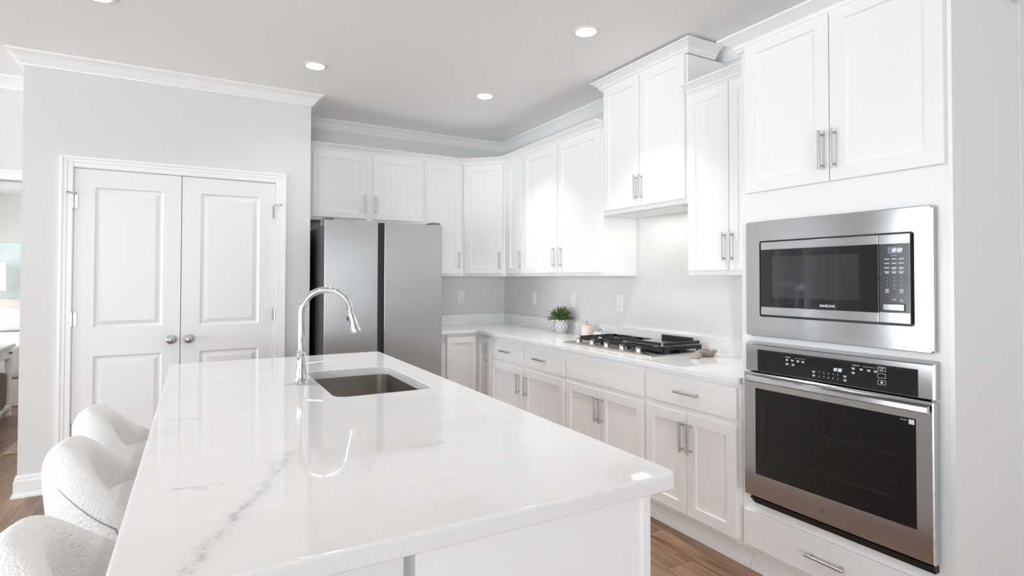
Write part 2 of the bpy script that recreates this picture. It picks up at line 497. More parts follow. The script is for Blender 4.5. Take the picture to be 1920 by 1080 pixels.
def shaker(mb, x0, x1, z0, z1, yb, t=0.019, stile=0.057, rec=0.008):
    yf = yb-t
    def q(i, y): return (x0+i, x1-i, z0+i, z1-i, y)
    return yrings(mb, [q(0, yb), q(0, yf+0.002), q(0.002, yf), q(stile, yf), q(stile+0.003, yf+rec), q(stile+0.0031, yf+rec)])

def slab(mb, x0, x1, z0, z1, yb, t=0.019):
    yf = yb-t
    def q(i, y): return (x0+i, x1-i, z0+i, z1-i, y)
    return yrings(mb, [q(0, yb), q(0, yf+0.003), q(0.003, yf), q(0.0031, yf)])

def bar_pull(mb, x, z, y, vert=True, ln=0.16, so=0.028, r=0.0058, sp=0.128):
    d = Vector((0, 0, 1)) if vert else Vector((1, 0, 0))
    c = Vector((x, y-so, z))
    mb.cyl(c-d*ln/2, c+d*ln/2, r, n=16)
    for s in (-1, 1):
        q = c+d*s*sp/2
        mb.cyl((q.x, y, q.z), q, 0.0048, n=12)
    return mb

# ------------------------------------------------------------------ fixed planes
XW, YW, YP = 2.874, 5.266, 4.609        # right wall, back wall, pantry front
XB, XU, YU, YB = 2.265, 2.553, 4.956, 4.660
CZ = 2.82
XL, YF = -5.2, -6.0                     # left wall, wall behind the camera
PX0, PX1 = -0.973, 0.772
ZC = 0.914

# ------------------------------------------------------------------ room shell
MB().box(-6.0, 3.4, -6.4, 10.6, -0.06, 0.0).build('floor', FLOOR, kind='structure', origin=(0, 0, 0))
MB().box(-6.0, 3.4, -6.4, 5.40, CZ, CZ+0.08).build('ceiling', CEIL, kind='structure')
MB().box(XW, XW+0.12, -6.2, YW+0.12, 0, CZ).build('wall_right', WALL, kind='structure')

def wall_with_holes(name, axis, pos, thick, a0, a1, z1, holes, m=WALL):
    """axis 'x': wall plane x=pos, runs along y; holes: (a0,a1,z0,z1)"""
    mb = MB()
    cuts = sorted(holes)
    def blk(p, q, zz0, zz1):
        if q-p < 1e-4 or zz1-zz0 < 1e-4: return
        lo, hi = min(pos, pos+thick), max(pos, pos+thick)
        if axis == 'x': mb.box(lo, hi, p, q, zz0, zz1)
        else: mb.box(p, q, lo, hi, zz0, zz1)
    cur = a0
    for h in cuts:
        blk(cur, h[0], 0, z1)
        blk(h[0], h[1], 0, h[2]); blk(h[0], h[1], h[3], z1)
        cur = h[1]
    blk(cur, a1, 0, z1)
    return mb.build(name, m, kind='structure')

DX0, DX1, DZ = -0.714, 0.524, 2.112     # pantry opening
HX0, HX1, HZ = -2.05, -1.10, 2.085      # bedroom doorway
BWH = [(-4.38, -3.78, 0.62, 2.02), (-3.59, -2.99, 0.62, 2.02)]
wall_with_holes('wall_back', 'y', YW, 0.12, -6.0, XW, CZ, BWH+[(HX0, HX1, 0, HZ)])
wall_with_holes('wall_pantry', 'y', YP, 0.10, PX0, PX1, CZ, [(DX0, DX1, 0, DZ)])
MB().box(PX0, PX0+0.1, YP+0.1, YW, 0, CZ).build('wall_pantry_left', WALL, kind='structure')
MB().box(PX1-0.1, PX1, YP+0.1, YW, 0, CZ).build('wall_pantry_right', WALL, kind='structure')
LW = [(-5.2, -3.50, 0.2, 2.6), (-3.30, -1.6, 0.2, 2.6), (-1.4, 0.3, 0.2, 2.6), (1.35, 3.0, 0.2, 2.6), (3.2, 4.85, 0.2, 2.6)]  # unseen left-wall windows, added to let light in
FW = [(-4.95, -3.7, 0.2, 2.6), (-3.5, -2.2, 0.2, 2.6), (-2.0, -0.75, 0.2, 2.6)]  # unseen windows behind the camera, added to light the room
wall_with_holes('wall_left', 'x', XL, -0.14, YF, YW, CZ, LW)
wall_with_holes('wall_front', 'y', YF, -0.14, XL-0.14, XW, CZ, FW)

wn = 0
def window(axis, pos, hole, flip=1):
    global wn
    wn += 1
    a0, a1, z0, z1 = hole
    fr = MB()
    def bx(mb, p, q, zz0, zz1, d0, d1, bev=0.004):
        if flip < 0:
            mb.box(p, q, min(pos+d0, pos+d1), max(pos+d0, pos+d1), zz0, zz1, bev); return
        if axis == 'x': mb.box(pos-d1, pos-d0, p, q, zz0, zz1, bev)
        else: mb.box(p, q, pos-d1, pos-d0, zz0, zz1, bev)
    w = 0.05
    bx(fr, a0, a0+w, z0, z1, 0.03, 0.10); bx(fr, a1-w, a1, z0, z1, 0.03, 0.10)
    bx(fr, a0+w, a1-w, z0, z0+w, 0.03, 0.10); bx(fr, a0+w, a1-w, z1-w, z1, 0.03, 0.10)
    bx(fr, a0+w, a1-w, (z0+z1)/2-0.02, (z0+z1)/2+0.02, 0.04, 0.09)
    # casing on the room side
    for p, q, zz0, zz1 in ((a0-0.08, a0-0.002, z0-0.08, z1+0.08), (a1+0.002, a1+0.08, z0-0.08, z1+0.08), (a0-0.002, a1+0.002, z1+0.002, z1+0.08), (a0-0.002, a1+0.002, z0-0.08, z0-0.002)):
        bx(fr, p, q, zz0, zz1, -0.016, 0.0)
    o = fr.build('window_%d' % wn, TRIM, kind='structure')
    gl = MB()
    bx(gl, a0+w, a1-w, z0+w, z1-w, 0.062, 0.066, 0)
    g = gl.build('window_pane', GLASS, parent=o)
    for v in g.data.vertices: v.co -= o.location
    return o
for h in LW: window('x', XL, h)
for h in FW: window('y', YF, h)
for k, h in enumerate(BWH):
    window('y', YW, h, -1)
    mb = MB()
    for q in range(27):
        z = h[2]+0.06+q*0.05
        mb.skin([[(x, YW+0.012, z+0.012), (x, YW+0.036, z-0.006), (x, YW+0.036, z-0.004), (x, YW+0.012, z+0.014)] for x in (h[0]+0.012, h[1]-0.012)])
    mb.box(h[0]+0.01, h[1]-0.01, YW+0.006, YW+0.042, h[3]-0.045, h[3]-0.01, 0.003)
    tag(mb.build('window_blind', TRIM), 'white slatted window blind in the %s of the two hall windows' % ('left' if k == 0 else 'right'), 'blind', 'hall window blinds')

# pantry doors and casing
def casing(name, x0, x1, z1, yface, m=TRIM, w=0.07, zb=0.0):
    mb = MB()
    for i, (o0, o1, t) in enumerate(((0.0, 0.030, 0.012), (0.030, 0.052, 0.015), (0.052, w, 0.020))):
        mb.box(x0-o1, x0-o0, yface-t, yface, zb, z1+o1, 0.002)
        mb.box(x1+o0, x1+o1, yface-t, yface, zb, z1+o1, 0.002)
        mb.box(x0-o0, x1+o0, yface-t, yface, z1+o0, z1+o1, 0.002)
    return mb.build(name, m, kind='structure')
casing('trim_1', DX0, DX1, DZ, YP)
casing('trim_2', HX0, HX1, HZ, YW)
jb = MB()
jb.box(DX0, DX0+0.004, YP+0.001, YP+0.1, 0, DZ); jb.box(DX1-0.004, DX1, YP+0.001, YP+0.1, 0, DZ); jb.box(DX0+0.004, DX1-0.004, YP+0.001, YP+0.1, DZ-0.004, DZ)
jb.build('trim_3', TRIM, kind='structure')

def panel_door(name, x0, x1, z0, z1, panels, yf, t=0.035):
    """door leaf facing -y with raised panels; its face at yf"""
    mb = MB()
    yrings(mb, [(x0, x1, z0, z1, yf+t), (x0, x1, z0, z1, yf)], cap1=False)
    xs = [x0, panels[0][0], panels[0][1], x1]
    zs = [z0]
    for p in panels: zs += [p[2], p[3]]
    zs.append(z1)
    holes = set((1, 2*k+1) for k in range(len(panels)))
    for i in range(3):
        for k in range(len(zs)-1):
            if (i, k) in holes: continue
            mb.face(mb.loop([(xs[i], yf, zs[k]), (xs[i+1], yf, zs[k]), (xs[i+1], yf, zs[k+1]), (xs[i], yf, zs[k+1])]))
    for a, b, c, d in panels:
        def q(i, y): return (a+i, b-i, c+i, d-i, y)
        yrings(mb, [q(0, yf), q(0.012, yf+0.010), q(0.020, yf+0.011), q(0.046, yf+0.003), q(0.0461, yf+0.003)], cap0=False)
    return mb.build(name, DOORP, kind='structure', sharp=12)

def lever_parts(door, x, z, xh, side):
    """knob and hinges as children of a door (top-level mesh with its own origin)"""
    def kid(mb, name, m, dz=True):
        o = mb.build(name, m, parent=door)
        for v in o.data.vertices: v.co -= door.location
        return o
    k = MB()
    k.lathe([(0.0315, 0.0), (0.0315, 0.006), (0.026, 0.010), (0.011, 0.013), (0.010, 0.026), (0.016, 0.031), (0.026, 0.040), (0.029, 0.050), (0.026, 0.060), (0.014, 0.066), (0.001, 0.067)], (x, YP+0.004, z), 32, axis='-y')
    kid(k, 'door_knob', NICKEL)['label'] = 'satin nickel round knob'
    for i, zh in enumerate((1.884, 1.107, 0.376)):
        h = MB()
        h.cyl((xh, YP-0.006, zh-0.045), (xh, YP-0.006, zh+0.045), 0.0065, n=14)
        h.cyl((xh, YP-0.006, zh+0.045), (xh, YP-0.006, zh+0.052), 0.004, n=12)
        h.box(min(xh, xh+side*0.022), max(xh, xh+side*0.022), YP-0.0015, YP+0.0035, zh-0.044, zh+0.044)
        if i == 0:   # hinge pin door stop
            h.cyl((xh-side*0.0, YP-0.008, zh+0.056), (xh-side*0.030, YP-0.040, zh+0.056), 0.0035, n=10)
            h.cyl((xh-side*0.027, YP-0.037, zh+0.056), (xh-side*0.034, YP-0.044, zh+0.056), 0.008, n=12)
            h.cyl((xh, YP-0.006, zh+0.050), (xh, YP-0.006, zh+0.060), 0.008, n=12)
            h.cyl((xh, YP-0.008, zh+0.056), (xh+side*0.018, YP-0.016, zh+0.056), 0.003, n=10)
        kid(h, 'hinge', NICKEL)
DM = (DX0+DX1)/2-0.004
d1 = panel_door('door_1', DX0+0.006, DM-0.002, 0.012, DZ-0.007, [(-0.598, -0.209, 0.21, 0.86), (-0.598, -0.209, 1.047, 1.988)], YP+0.004)
d2 = panel_door('door_2', DM+0.002, DX1-0.006, 0.012, DZ-0.007, [(0.020, 0.408, 0.21, 0.86), (0.020, 0.408, 1.043, 1.992)], YP+0.004)
lever_parts(d1, -0.156, 0.950, DX0+0.003, 1)
lever_parts(d2, -0.048, 0.950, DX1-0.003, -1)

# crown at the ceiling, all round the room
CROWN = [(0, CZ-0.084), (0.010, CZ-0.084), (0.012, CZ-0.074), (0.020, CZ-0.071), (0.024, CZ-0.062), (0.032, CZ-0.056), (0.040, CZ-0.042), (0.054, CZ-0.026), (0.072, CZ-0.016), (0.080, CZ-0.013), (0.084, CZ-0.001), (0, CZ-0.001)]
mb = MB()
sweep(mb, [(XL, YF), (XL, YW), (PX0, YW), (PX0, YP), (PX1, YP), (PX1, YW), (XW, YW), (XW, YF)], CROWN, True)
mb.build('trim_4', TRIM, kind='structure', sharp=20)
BASEP = [(0, 0), (0.026, 0), (0.026, 0.012), (0.018, 0.028), (0.016, 0.030), (0.016, 0.100), (0.011, 0.112), (0.011, 0.124), (0.005, 0.136), (0, 0.136)]
mb = MB(); sweep(mb, [(HX1+0.07, YW), (PX0, YW), (PX0, YP), (DX0-0.07, YP)], BASEP); mb.build('baseboard_pantry', TRIM, kind='structure', sharp=20)
mb = MB(); sweep(mb, [(XL, YF), (XL, YW), (HX0-0.07, YW)], BASEP); mb.build('baseboard_left', TRIM, kind='structure', sharp=20)
mb = MB(); sweep(mb, [(DX1+0.07, YP), (PX1, YP)], BASEP); mb.build('baseboard_back', TRIM, kind='structure', sharp=20)
mb = MB(); sweep(mb, [(XW, 0.90), (XW, YF), (XL, YF)], BASEP); mb.build('baseboard_right', TRIM, kind='structure', sharp=20)

# ------------------------------------------------------------------ bedroom beyond the doorway
BY = 10.2
wall_with_holes('wall_bedroom_left', 'x', -2.9, -0.04, YW+0.12, BY, 2.9, [(7.1, 9.5, 0.6, 2.4)])
MB().box(-2.94, 1.0, BY, BY+0.12, 0, 1.87).build('wall_bedroom_back', WPAPER, kind='structure')
MB().box(-2.94, 1.0, BY, BY+0.12, 1.872, 2.9).build('wall_bedroom_upper', WALL, kind='structure')
MB().box(1.0, 1.12, YW+0.12, BY+0.12, 0, 2.9).build('wall_bedroom_right', WALL, kind='structure')
mb = MB()                                                       # tray ceiling
mb.box(-2.94, 1.0, YW+0.12, 6.1, 2.55, 2.70); mb.box(-2.94, 1.0, 9.4, BY, 2.55, 2.70)
mb.box(-2.94, -2.3, 6.1, 9.4, 2.55, 2.70); mb.box(0.4, 1.0, 6.1, 9.4, 2.55, 2.70)
mb.box(-2.94, 1.0, YW+0.12, BY, 2.86, 2.94)
mb.build('ceiling_bedroom', CEIL, kind='structure')

# ------------------------------------------------------------------ cabinets
def cabinet(name, label, cat, loc, rz, w, depth, z0, z1, doors=(), drawers=(), toe=False, group=None, body=None):
    t = thing(name, label, cat, loc, rz, group)
    bz = z0
    if body is None:
        b = MB(); b.box(0.0005, w-0.0005, 0, depth, z0, z1, 0.0015); b.build('body', CAB, t)
    else:
        body.build('body', CAB, t)
    if toe:
        k = MB(); k.box(0.0005, w-0.0005, 0.071, 0.09, 0.0, z0-0.0005)
        k.skin([[(x, 0.070, 0), (x, 0.050, 0), (x, 0.050, 0.014), (x, 0.056, 0.036), (x, 0.062, 0.044), (x, 0.070, 0.046)] for x in (0.0005, w-0.0005)])
        k.build('toe_kick', CAB, t)
    for d in doors:
        x0, x1, zz0, zz1 = d[:4]
        m = MB(); shaker(m, x0, x1, zz0, zz1, -0.001); o = m.build('door', CAB, t, sharp=20)
        if len(d) > 4:
            hm = MB(); bar_pull(hm, d[4], d[5], -0.020); hm.build('handle', NICKEL, o)
    for d in drawers:
        x0, x1, zz0, zz1 = d[:4]
        m = MB(); slab(m, x0, x1, zz0, zz1, -0.001); o = m.build('drawer' if len(d) > 4 else 'false_front', CAB, t, sharp=20)
        if len(d) > 4:
            hm = MB(); bar_pull(hm, d[4], d[5], -0.020, False); hm.build('handle', NICKEL, o)
    return t

ZU0, ZU1 = 1.404, 2.500                   # wall cabinets, bottom and top of the carcass
RZ = R(-90)
UD = XW-XU-0.001
# -- on the back wall
cabinet('wall_cabinet', 'short white two-door cabinet mounted above the refrigerator', 'cabinet', (PX1+0.002, YU, 0), 0, 1.845-PX1-0.002, YW-YU-0.001, 1.881, ZU1,
        doors=[(0.845-0.774, 1.296-0.774, 1.905, 2.474, 1.281-0.774, 2.036), (1.358-0.774, 1.816-0.774, 1.905, 2.474, 1.380-0.774, 2.036)])
cabinet('wall_cabinet', 'narrow white one-door wall cabinet between refrigerator cabinet and angled corner cabinet', 'cabinet', (1.846, YU, 0), 0, 0.398, YW-YU-0.001, ZU0, ZU1,
        doors=[(1.871-1.846, 2.212-1.846, 1.430, 2.472, 2.188-1.846, 1.556)])
# -- diagonal corner
dv = Vector((XU-2.245, 4.664-YU)); dl = dv.length; da = math.atan2(dv.y, dv.x)
cb = MB()
poly = []
for x, y in ((2.2455, YU), (XU, 4.6645), (XW-0.001, 4.6645), (XW-0.001, YW-0.001), (2.2455, YW-0.001)):
    v = Matrix.Rotation(-da, 2) @ Vector((x-2.245, y-YU)); poly.append((v.x, v.y))
cb.prism(poly, ZU0, ZU1)
cabinet('corner_cabinet', 'white angled one-door wall cabinet set diagonally in the corner', 'cabinet', (2.245, YU, 0), da, dl, 0.3, ZU0, ZU1,
        doors=[(0.028, dl-0.022, 1.430, 2.470, dl-0.050, 1.556)], body=cb)
# -- on the right wall
def yl(y0, y1, doors): return [(y0-a, y0-b, c, d) + ((y0-h, zc) if h else ()) for a, b, c, d, h, zc in doors]
cabinet('wall_cabinet', 'narrowest white one-door wall cabinet, just right of the angled corner cabinet', 'cabinet', (XU, 4.664, 0), RZ, 0.365, UD, ZU0, ZU1,
        doors=yl(4.664, 0, [(4.596, 4.309, 1.430, 2.470, 4.345, 1.556)]))
cabinet('wall_cabinet', 'white two-door wall cabinet left of the range opening', 'cabinet', (XU, 4.298, 0), RZ, 1.107, UD, ZU0, ZU1,
        doors=yl(4.298, 0, [(4.286, 3.767, 1.430, 2.470, 3.803, 1.557), (3.744, 3.214, 1.430, 2.472, 3.698, 1.557)]))
rc = cabinet('range_cabinet', 'raised white two-door cabinet with crown above the cooktop', 'cabinet', (XU, 3.189, 0), RZ, 0.799, UD, 1.836, 2.735,
        doors=yl(3.189, 0, [(3.166, 2.797, 1.864, 2.735, 2.818, 1.988), (2.792, 2.405, 1.864, 2.735, 2.768, 1.988)]))
ru = cabinet('wall_cabinet', 'white two-door wall cabinet between range cabinet and oven tower', 'cabinet', (XU, 2.388, 0), RZ, 0.599, UD, ZU0, ZU1,
        doors=yl(2.388, 0, [(2.376, 2.085, 1.430, 2.468, 2.110, 1.560), (2.081, 1.802, 1.430, 2.468, 2.060, 1.560)]))
# crowns
def cprof(z0, z1, p): return [(0.0, z0), (0.012, z0), (0.014, z0+0.010), (0.022, z0+0.013), (0.026, z0+(z1-z0)*0.42), (p*0.62, z0+(z1-z0)*0.66), (p*0.86, z0+(z1-z0)*0.82), (p, z0+(z1-z0)*0.85), (p, z1), (0.0, z1)]
mb = MB()
sweep(mb, [(PX1+0.002, YU-0.001), (2.245, YU-0.001), (XU-0.001, 4.664), (XU-0.001, 3.192)], cprof(2.474, 2.533, 0.066))
tag(mb.build('crown_moulding', CAB, sharp=20), 'white crown moulding topping the lower run of wall cabinets around the corner', 'moulding')
def local_crown(t, z0, z1, p, path):
    mb = MB(); sweep(mb, path, cprof(z0, z1, p)); return mb.build('crown', CAB, t, sharp=20)
local_crown(rc, 2.737, 2.803, 0.070, [(-0.001, 0.225), (-0.001, -0.001), (0.800, -0.001), (0.800, 0.225)])
local_crown(ru, 2.472, 2.533, 0.062, [(0.001, -0.001), (0.597, -0.001)])
# hood light under the range cabinet
hm = MB(); hm.box(0.10, 0.70, 0.05, 0.26, 1.828, 1.8355, 0.003); hood = hm.build('hood_insert', PLASTIC, rc)
area('hood_lamp', (0.40, 0.15, 1.822), (0, 0, 0), 0.45, 0.12, 0.75, (1.0, 0.95, 0.88), parent=rc)

# -- base cabinets
ZB0, ZB1 = 0.122, 0.883
BDEP = XW-XB-0.001
cb = MB()
cx0 = 1.79
# lazy-susan corner: L shape in local frame of the back run (front at y=YB)
poly = [(0, 0), (XB-cx0, 0), (XB-cx0, 4.402-YB), (XW-0.001-cx0, 4.402-YB), (XW-0.001-cx0, YW-0.001-YB), (0, YW-0.001-YB)]
cb.prism(poly, ZB0, ZB1)
lz = cabinet('corner_base_cabinet', 'white corner base cabinet with folding door pair beside the refrigerator', 'cabinet', (cx0, YB, 0), 0, 0.4, 0.6, ZB0, ZB1,
        doors=[(1.948-cx0, 2.238-cx0, 0.145, 0.858)], body=cb)
# second leaf, on the right-hand run
m = MB(); shaker(m, 0, 0.244, 0.145, 0.858, 0)
leaf = m.bm
bmesh.ops.transform(leaf, matrix=Matrix.Translation((XB-0.001-cx0, 4.658-0.022-YB, 0)) @ Matrix.Rotation(RZ, 4, 'Z'), verts=leaf.verts[:])
o = m.build('door', CAB, lz, sharp=20)
hm = MB(); bar_pull(hm, 0, 0, 0)
bmesh.ops.transform(hm.bm, matrix=Matrix.Translation((XB-0.020-cx0, 4.425-YB, 0.727)) @ Matrix.Rotation(RZ, 4, 'Z'), verts=hm.bm.verts[:])
hm.build('handle', NICKEL, o)
k = MB(); k.box(0, XB+0.071-cx0, 0.071, 0.09, 0, ZB0); k.box(XB+0.071-cx0, XB+0.09-cx0, 4.402-YB, 0.09, 0, ZB0); k.build('toe_kick', CAB, lz)
cabinet('base_cabinet', 'white base cabinet with two drawers over two doors, left of cooktop', 'cabinet', (XB, 4.400, 0), RZ, 1.164, BDEP, ZB0, ZB1, toe=True,
        doors=yl(4.400, 0, [(4.368, 3.826, 0.145, 0.672, 3.872, 0.546), (3.797, 3.250, 0.145, 0.674, 3.752, 0.546)]),
        drawers=yl(4.400, 0, [(4.365, 3.824, 0.696, 0.852, 4.090, 0.776), (3.790, 3.248, 0.698, 0.850, 3.548, 0.776)]))
cabinet('base_cabinet', 'white base cabinet under the cooktop with plain top panel and two doors', 'cabinet', (XB, 3.235, 0), RZ, 0.797, BDEP, ZB0, ZB1, toe=True,
        doors=yl(3.235, 0, [(3.224, 2.846, 0.145, 0.674, 2.868, 0.548), (2.840, 2.450, 0.145, 0.677, 2.816, 0.548)]),
        drawers=yl(3.235, 0, [(3.214, 2.452, 0.702, 0.848, None, 0)]))
cabinet('base_cabinet', 'white base cabinet with one wide drawer over two doors beside oven tower', 'cabinet', (XB, 2.437, 0), RZ, 0.648, BDEP, ZB0, ZB1, toe=True,
        doors=yl(2.437, 0, [(2.425, 2.122, 0.145, 0.674, 2.142, 0.552), (2.118, 1.812, 0.145, 0.680, 2.088, 0.552)]),
        drawers=yl(2.437, 0, [(2.423, 1.812, 0.706, 0.862, 2.110, 0.783)]))

# -- oven tower
OY0, OY1 = 1.787, 0.930
OW = OY0-OY1
b = MB()
b.box(0, 0.019, 0, BDEP, ZB0, 2.50, 0.001); b.box(OW-0.019, OW, 0, BDEP, ZB0, 2.50, 0.001)
b.box(0.019, OW-0.019, BDEP-0.01, BDEP, ZB0, 2.50); b.box(0.019, OW-0.019, 0, BDEP-0.01, 2.482, 2.50); b.box(0.019, OW-0.019, 0, BDEP-0.01, ZB0, 0.14)
for x0, x1 in ((0.019, 0.050), (OW-0.072, OW-0.019)): b.box(x0, x1, 0, 0.019, 0.14, 2.482)
for z0, z1 in ((0.295, 0.352), (1.080, 1.136), (1.628, 1.80)): b.box(0.050, OW-0.072, 0, 0.019, z0, z1)
for z in (0.352, 1.116, 1.66): b.box(0.019, OW-0.019, 0.02, BDEP-0.01, z-0.019, z)
ot = cabinet('oven_tower', 'tall white cabinet tower holding microwave and wall oven', 'cabinet', (XB, OY0, 0), RZ, OW, BDEP, ZB0, 2.5, toe=True, body=b,
        doors=yl(OY0, 0, [(1.755, 1.352, 1.783, 2.486, 1.377, 1.912), (1.348, 0.947, 1.783, 2.486, 1.326, 1.912)]),
        drawers=yl(OY0, 0, [(1.770, 0.960, 0.145, 0.312, 1.372, 0.234)]))
local_crown(ot, 2.466, 2.535, 0.078, [(-0.001, 0.06), (-0.001, -0.001), (OW+0.001, -0.001), (OW+0.001, BDEP-0.09)])
m = MB(); m.box(OW, OW+0.010, XW-0.078-XB, XW-0.004-XB, 0.0, 2.46, 0.002); m.build('scribe_moulding', CAB, ot)

# ------------------------------------------------------------------ worktop on the two walls
XC = 2.232
YC = 4.627
wt = thing('worktop', 'white marble L-shaped worktop along the two walls under the cooktop', 'worktop', (2.5, 3.5, 0.884))
poly = [(1.775, YC)]
r0 = 0.022
poly = [(1.775, YW-0.001), (1.775, YC), (XC-0.022, YC)]
for k in range(1, 6):
    a = R(90-90*k/6); poly.append((XC-0.022+0.022*math.cos(a), YC-0.022+0.022*math.sin(a)))
poly += [(XC, YC-0.022), (XC, 1.789+0.012), (XC+0.012, 1.789), (XW-0.001, 1.789), (XW-0.001, YW-0.001)]
def slabtop(mb, poly, z0, z1, e=0.004):
    L = [[(x, y, z) for x, y in inset(poly, i)] for i, z in ((0.002, z0), (0, z0+0.002), (0, z1-e), (e*0.3, z1-e*0.3), (e, z1))]
    return mb.skin(L)
mb = MB(); slabtop(mb, poly, 0.8845, ZC); mb.build('slab', MARBLE2, wt, world=True)
mb = MB()
sweep(mb, [(1.775, YW-0.0005), (XW-0.0005, YW-0.0005), (XW-0.0005, 1.789)], [(0.0, ZC), (0.020, ZC), (0.020, 1.0125), (0.0185, 1.015), (0, 1.015)])
tag(mb.build('splashback', MARBLE2, sharp=20), 'low white marble splashback strip standing along both walls behind the worktop', 'splashback')

# ------------------------------------------------------------------ cooktop
KNOBM = mat('polished_knob', (0.66, 0.65, 0.64), 0.18, 1.0)
ct = thing('gas_cooktop', 'stainless steel five-burner gas cooktop set on the marble worktop', 'cooktop', (2.58, 2.955, ZC))
CX0, CX1, CY0, CY1 = 2.352, 2.812, 2.498, 3.412
mb = MB()
P = rrect(CX0, CX1, CY0, CY1, 0.012)
mb.skin([[(x, y, z) for x, y in inset(P, i)] for i, z in ((0.0, ZC), (0.0, ZC+0.003), (0.006, ZC+0.009), (0.016, ZC+0.010), (0.020, ZC+0.0085))])
mb.build('base_plate', PLATESTEEL, ct, world=True)
for i in range(5):
    ky = 3.300-0.158*i; kx = 2.412
    kb = MB()
    kb.lathe([(0.023, 0.008), (0.023, 0.011), (0.019, 0.014), (0.0185, 0.030), (0.017, 0.034), (0.001, 0.0345)], (kx, ky, ZC), 28)
    kb.box(kx-0.020, kx+0.020, ky-0.005, ky+0.005, ZC+0.030, ZC+0.043, 0.003)
    kb.build('knob', KNOBM, ct, world=True)
mb = MB(); mb.box(2.385, 2.410, 2.585, 2.603, ZC+0.0085, ZC+0.0095); mb.build('indicator', BLACK, ct, world=True)
for (bx_, by_, br_) in ((2.565, 3.26, 0.036), (2.715, 3.26, 0.030), (2.64, 2.955, 0.046), (2.565, 2.66, 0.032), (2.715, 2.66, 0.036)):
    bb = MB()
    bb.lathe([(br_*1.5, 0.008), (br_*1.45, 0.012), (br_*1.1, 0.016), (br_*1.1, 0.022), (br_, 0.024), (br_, 0.030), (br_*0.9, 0.032), (0.001, 0.033)], (bx_, by_, ZC), 28)
    bb.build('burner', IRON, ct, world=True)
def grate(y0, y1):
    g = MB(); x0, x1 = 2.470, 2.792; zt, zb = ZC+0.048, ZC+0.033; w = 0.012
    g.box(x0, x0+w, y0, y1, zb-0.012, zt, 0.002); g.box(x1-w, x1, y0, y1, zb-0.006, zt, 0.002)
    g.box(x0+w, x1-w, y0, y0+w, zb, zt, 0.002); g.box(x0+w, x1-w, y1-w, y1, zb, zt, 0.002)
    yc = (y0+y1)/2; xc = (x0+x1)/2
    g.box(xc-w/2, xc+w/2, y0+w, y1-w, zb+0.002, zt, 0.002)
    for sx in (x0+w+(xc-x0-w)/2, xc+(x1-xc)/2):
        g.box(sx-0.005, sx+0.005, y0+w, yc-0.03, zb+0.002, zt+0.003, 0.002); g.box(sx-0.005, sx+0.005, yc+0.03, y1-w, zb+0.002, zt+0.003, 0.002)
    g.box(x0+w, x0+0.07, yc-0.005, yc+0.005, zb+0.002, zt+0.003, 0.002); g.box(x1-0.07, x1-w, yc-0.005, yc+0.005, zb+0.002, zt+0.003, 0.002)
    for xx in (x0+0.003, x1-0.013):
        for yy in (y0+0.002, y1-0.014):
            g.box(xx, xx+0.010, yy, yy+0.012, ZC+0.0095, zb, 0.001)
    return g.build('grate', IRON, ct, world=True)
for y0, y1 in ((3.112, 3.366), (2.836, 3.106), (2.520, 2.830)): grate(y0, y1)
gd = MB()
gx0, gx1, gy0, gy1, gz = 2.480, 2.785, 2.530, 2.822, ZC+0.0525
gd.box(gx0-0.004, gx1+0.014, gy0-0.018, gy1+0.035, gz, gz+0.006, 0.002)
gd.build('griddle', mat('griddle_surface', (0.42, 0.42, 0.43), 0.16, 1.0), ct, world=True)
gr = MB()
gr.box(gx0, gx0+0.012, gy0+0.022, gy1+0.030, gz+0.004, gz+0.024, 0.004)
gr.box(gx0-0.004, gx1-0.004, gy0-0.018, gy0-0.004, gz+0.002, gz+0.026, 0.005)
gr.box(gx1-0.002, gx1+0.014, gy0+0.050, gy1+0.030, gz+0.004, gz+0.036, 0.005)
gr.build('griddle_rim', IRON, ct, world=True)
# side skirt bracket under the griddle, with the two holes seen from the front
sk = MB()
sk.box(2.478, 2.790, 2.506, 2.518, ZC+0.030, ZC+0.052, 0.002); sk.box(2.478, 2.515, 2.506, 2.518, ZC+0.010, ZC+0.030, 0.002); sk.box(2.60, 2.66, 2.506, 2.518, ZC+0.010, ZC+0.030, 0.002); sk.box(2.755, 2.790, 2.506, 2.518, ZC+0.010, ZC+0.030, 0.002)
sk.build('grate_skirt', IRON, ct, world=True)

# ------------------------------------------------------------------ things standing on the worktop
pp = thing('potted_plant', 'bushy small-leaved green plant in white lattice pot on the worktop', 'plant', (2.752, 4.02, ZC))
mb = MB()
def potr(z): return 0.046+0.020*math.sin(min(1, z/0.075)*PI*0.5)-0.010*max(0, (z-0.075)/0.04)
pr = [(0.040, 0.0), (0.046, 0.004)]+[(potr(z), z) for z in (0.015, 0.03, 0.045, 0.06, 0.075, 0.09, 0.105, 0.113)]
mb.lathe(pr+[(0.055, 0.116), (0.051, 0.113), (0.050, 0.098), (0.001, 0.097)], (0, 0, 0), 40)
pot = mb.build('pot', CERAMIC, pp)
mb = MB()
for k in range(12):
    for s in (-1, 1):
        pts = []
        for i in range(13):
            z = 0.008+0.100*i/12; a = 2*PI*k/12+s*(i/12)*2*PI/6*1.1
            rr = potr(z)+0.0006; pts.append((rr*math.cos(a), rr*math.sin(a), z))
        mb.tube(pts, 0.0017, 5)
mb.build('lattice', GROOVE, pot)
mb = MB(); mb.lathe([(0.0, 0.0985), (0.049, 0.0985), (0.047, 0.104), (0.001, 0.108)], (0, 0, 0), 24); mb.build('soil', SOIL, pp)
rng = random.Random(5)
fol = MB(); stm = MB()
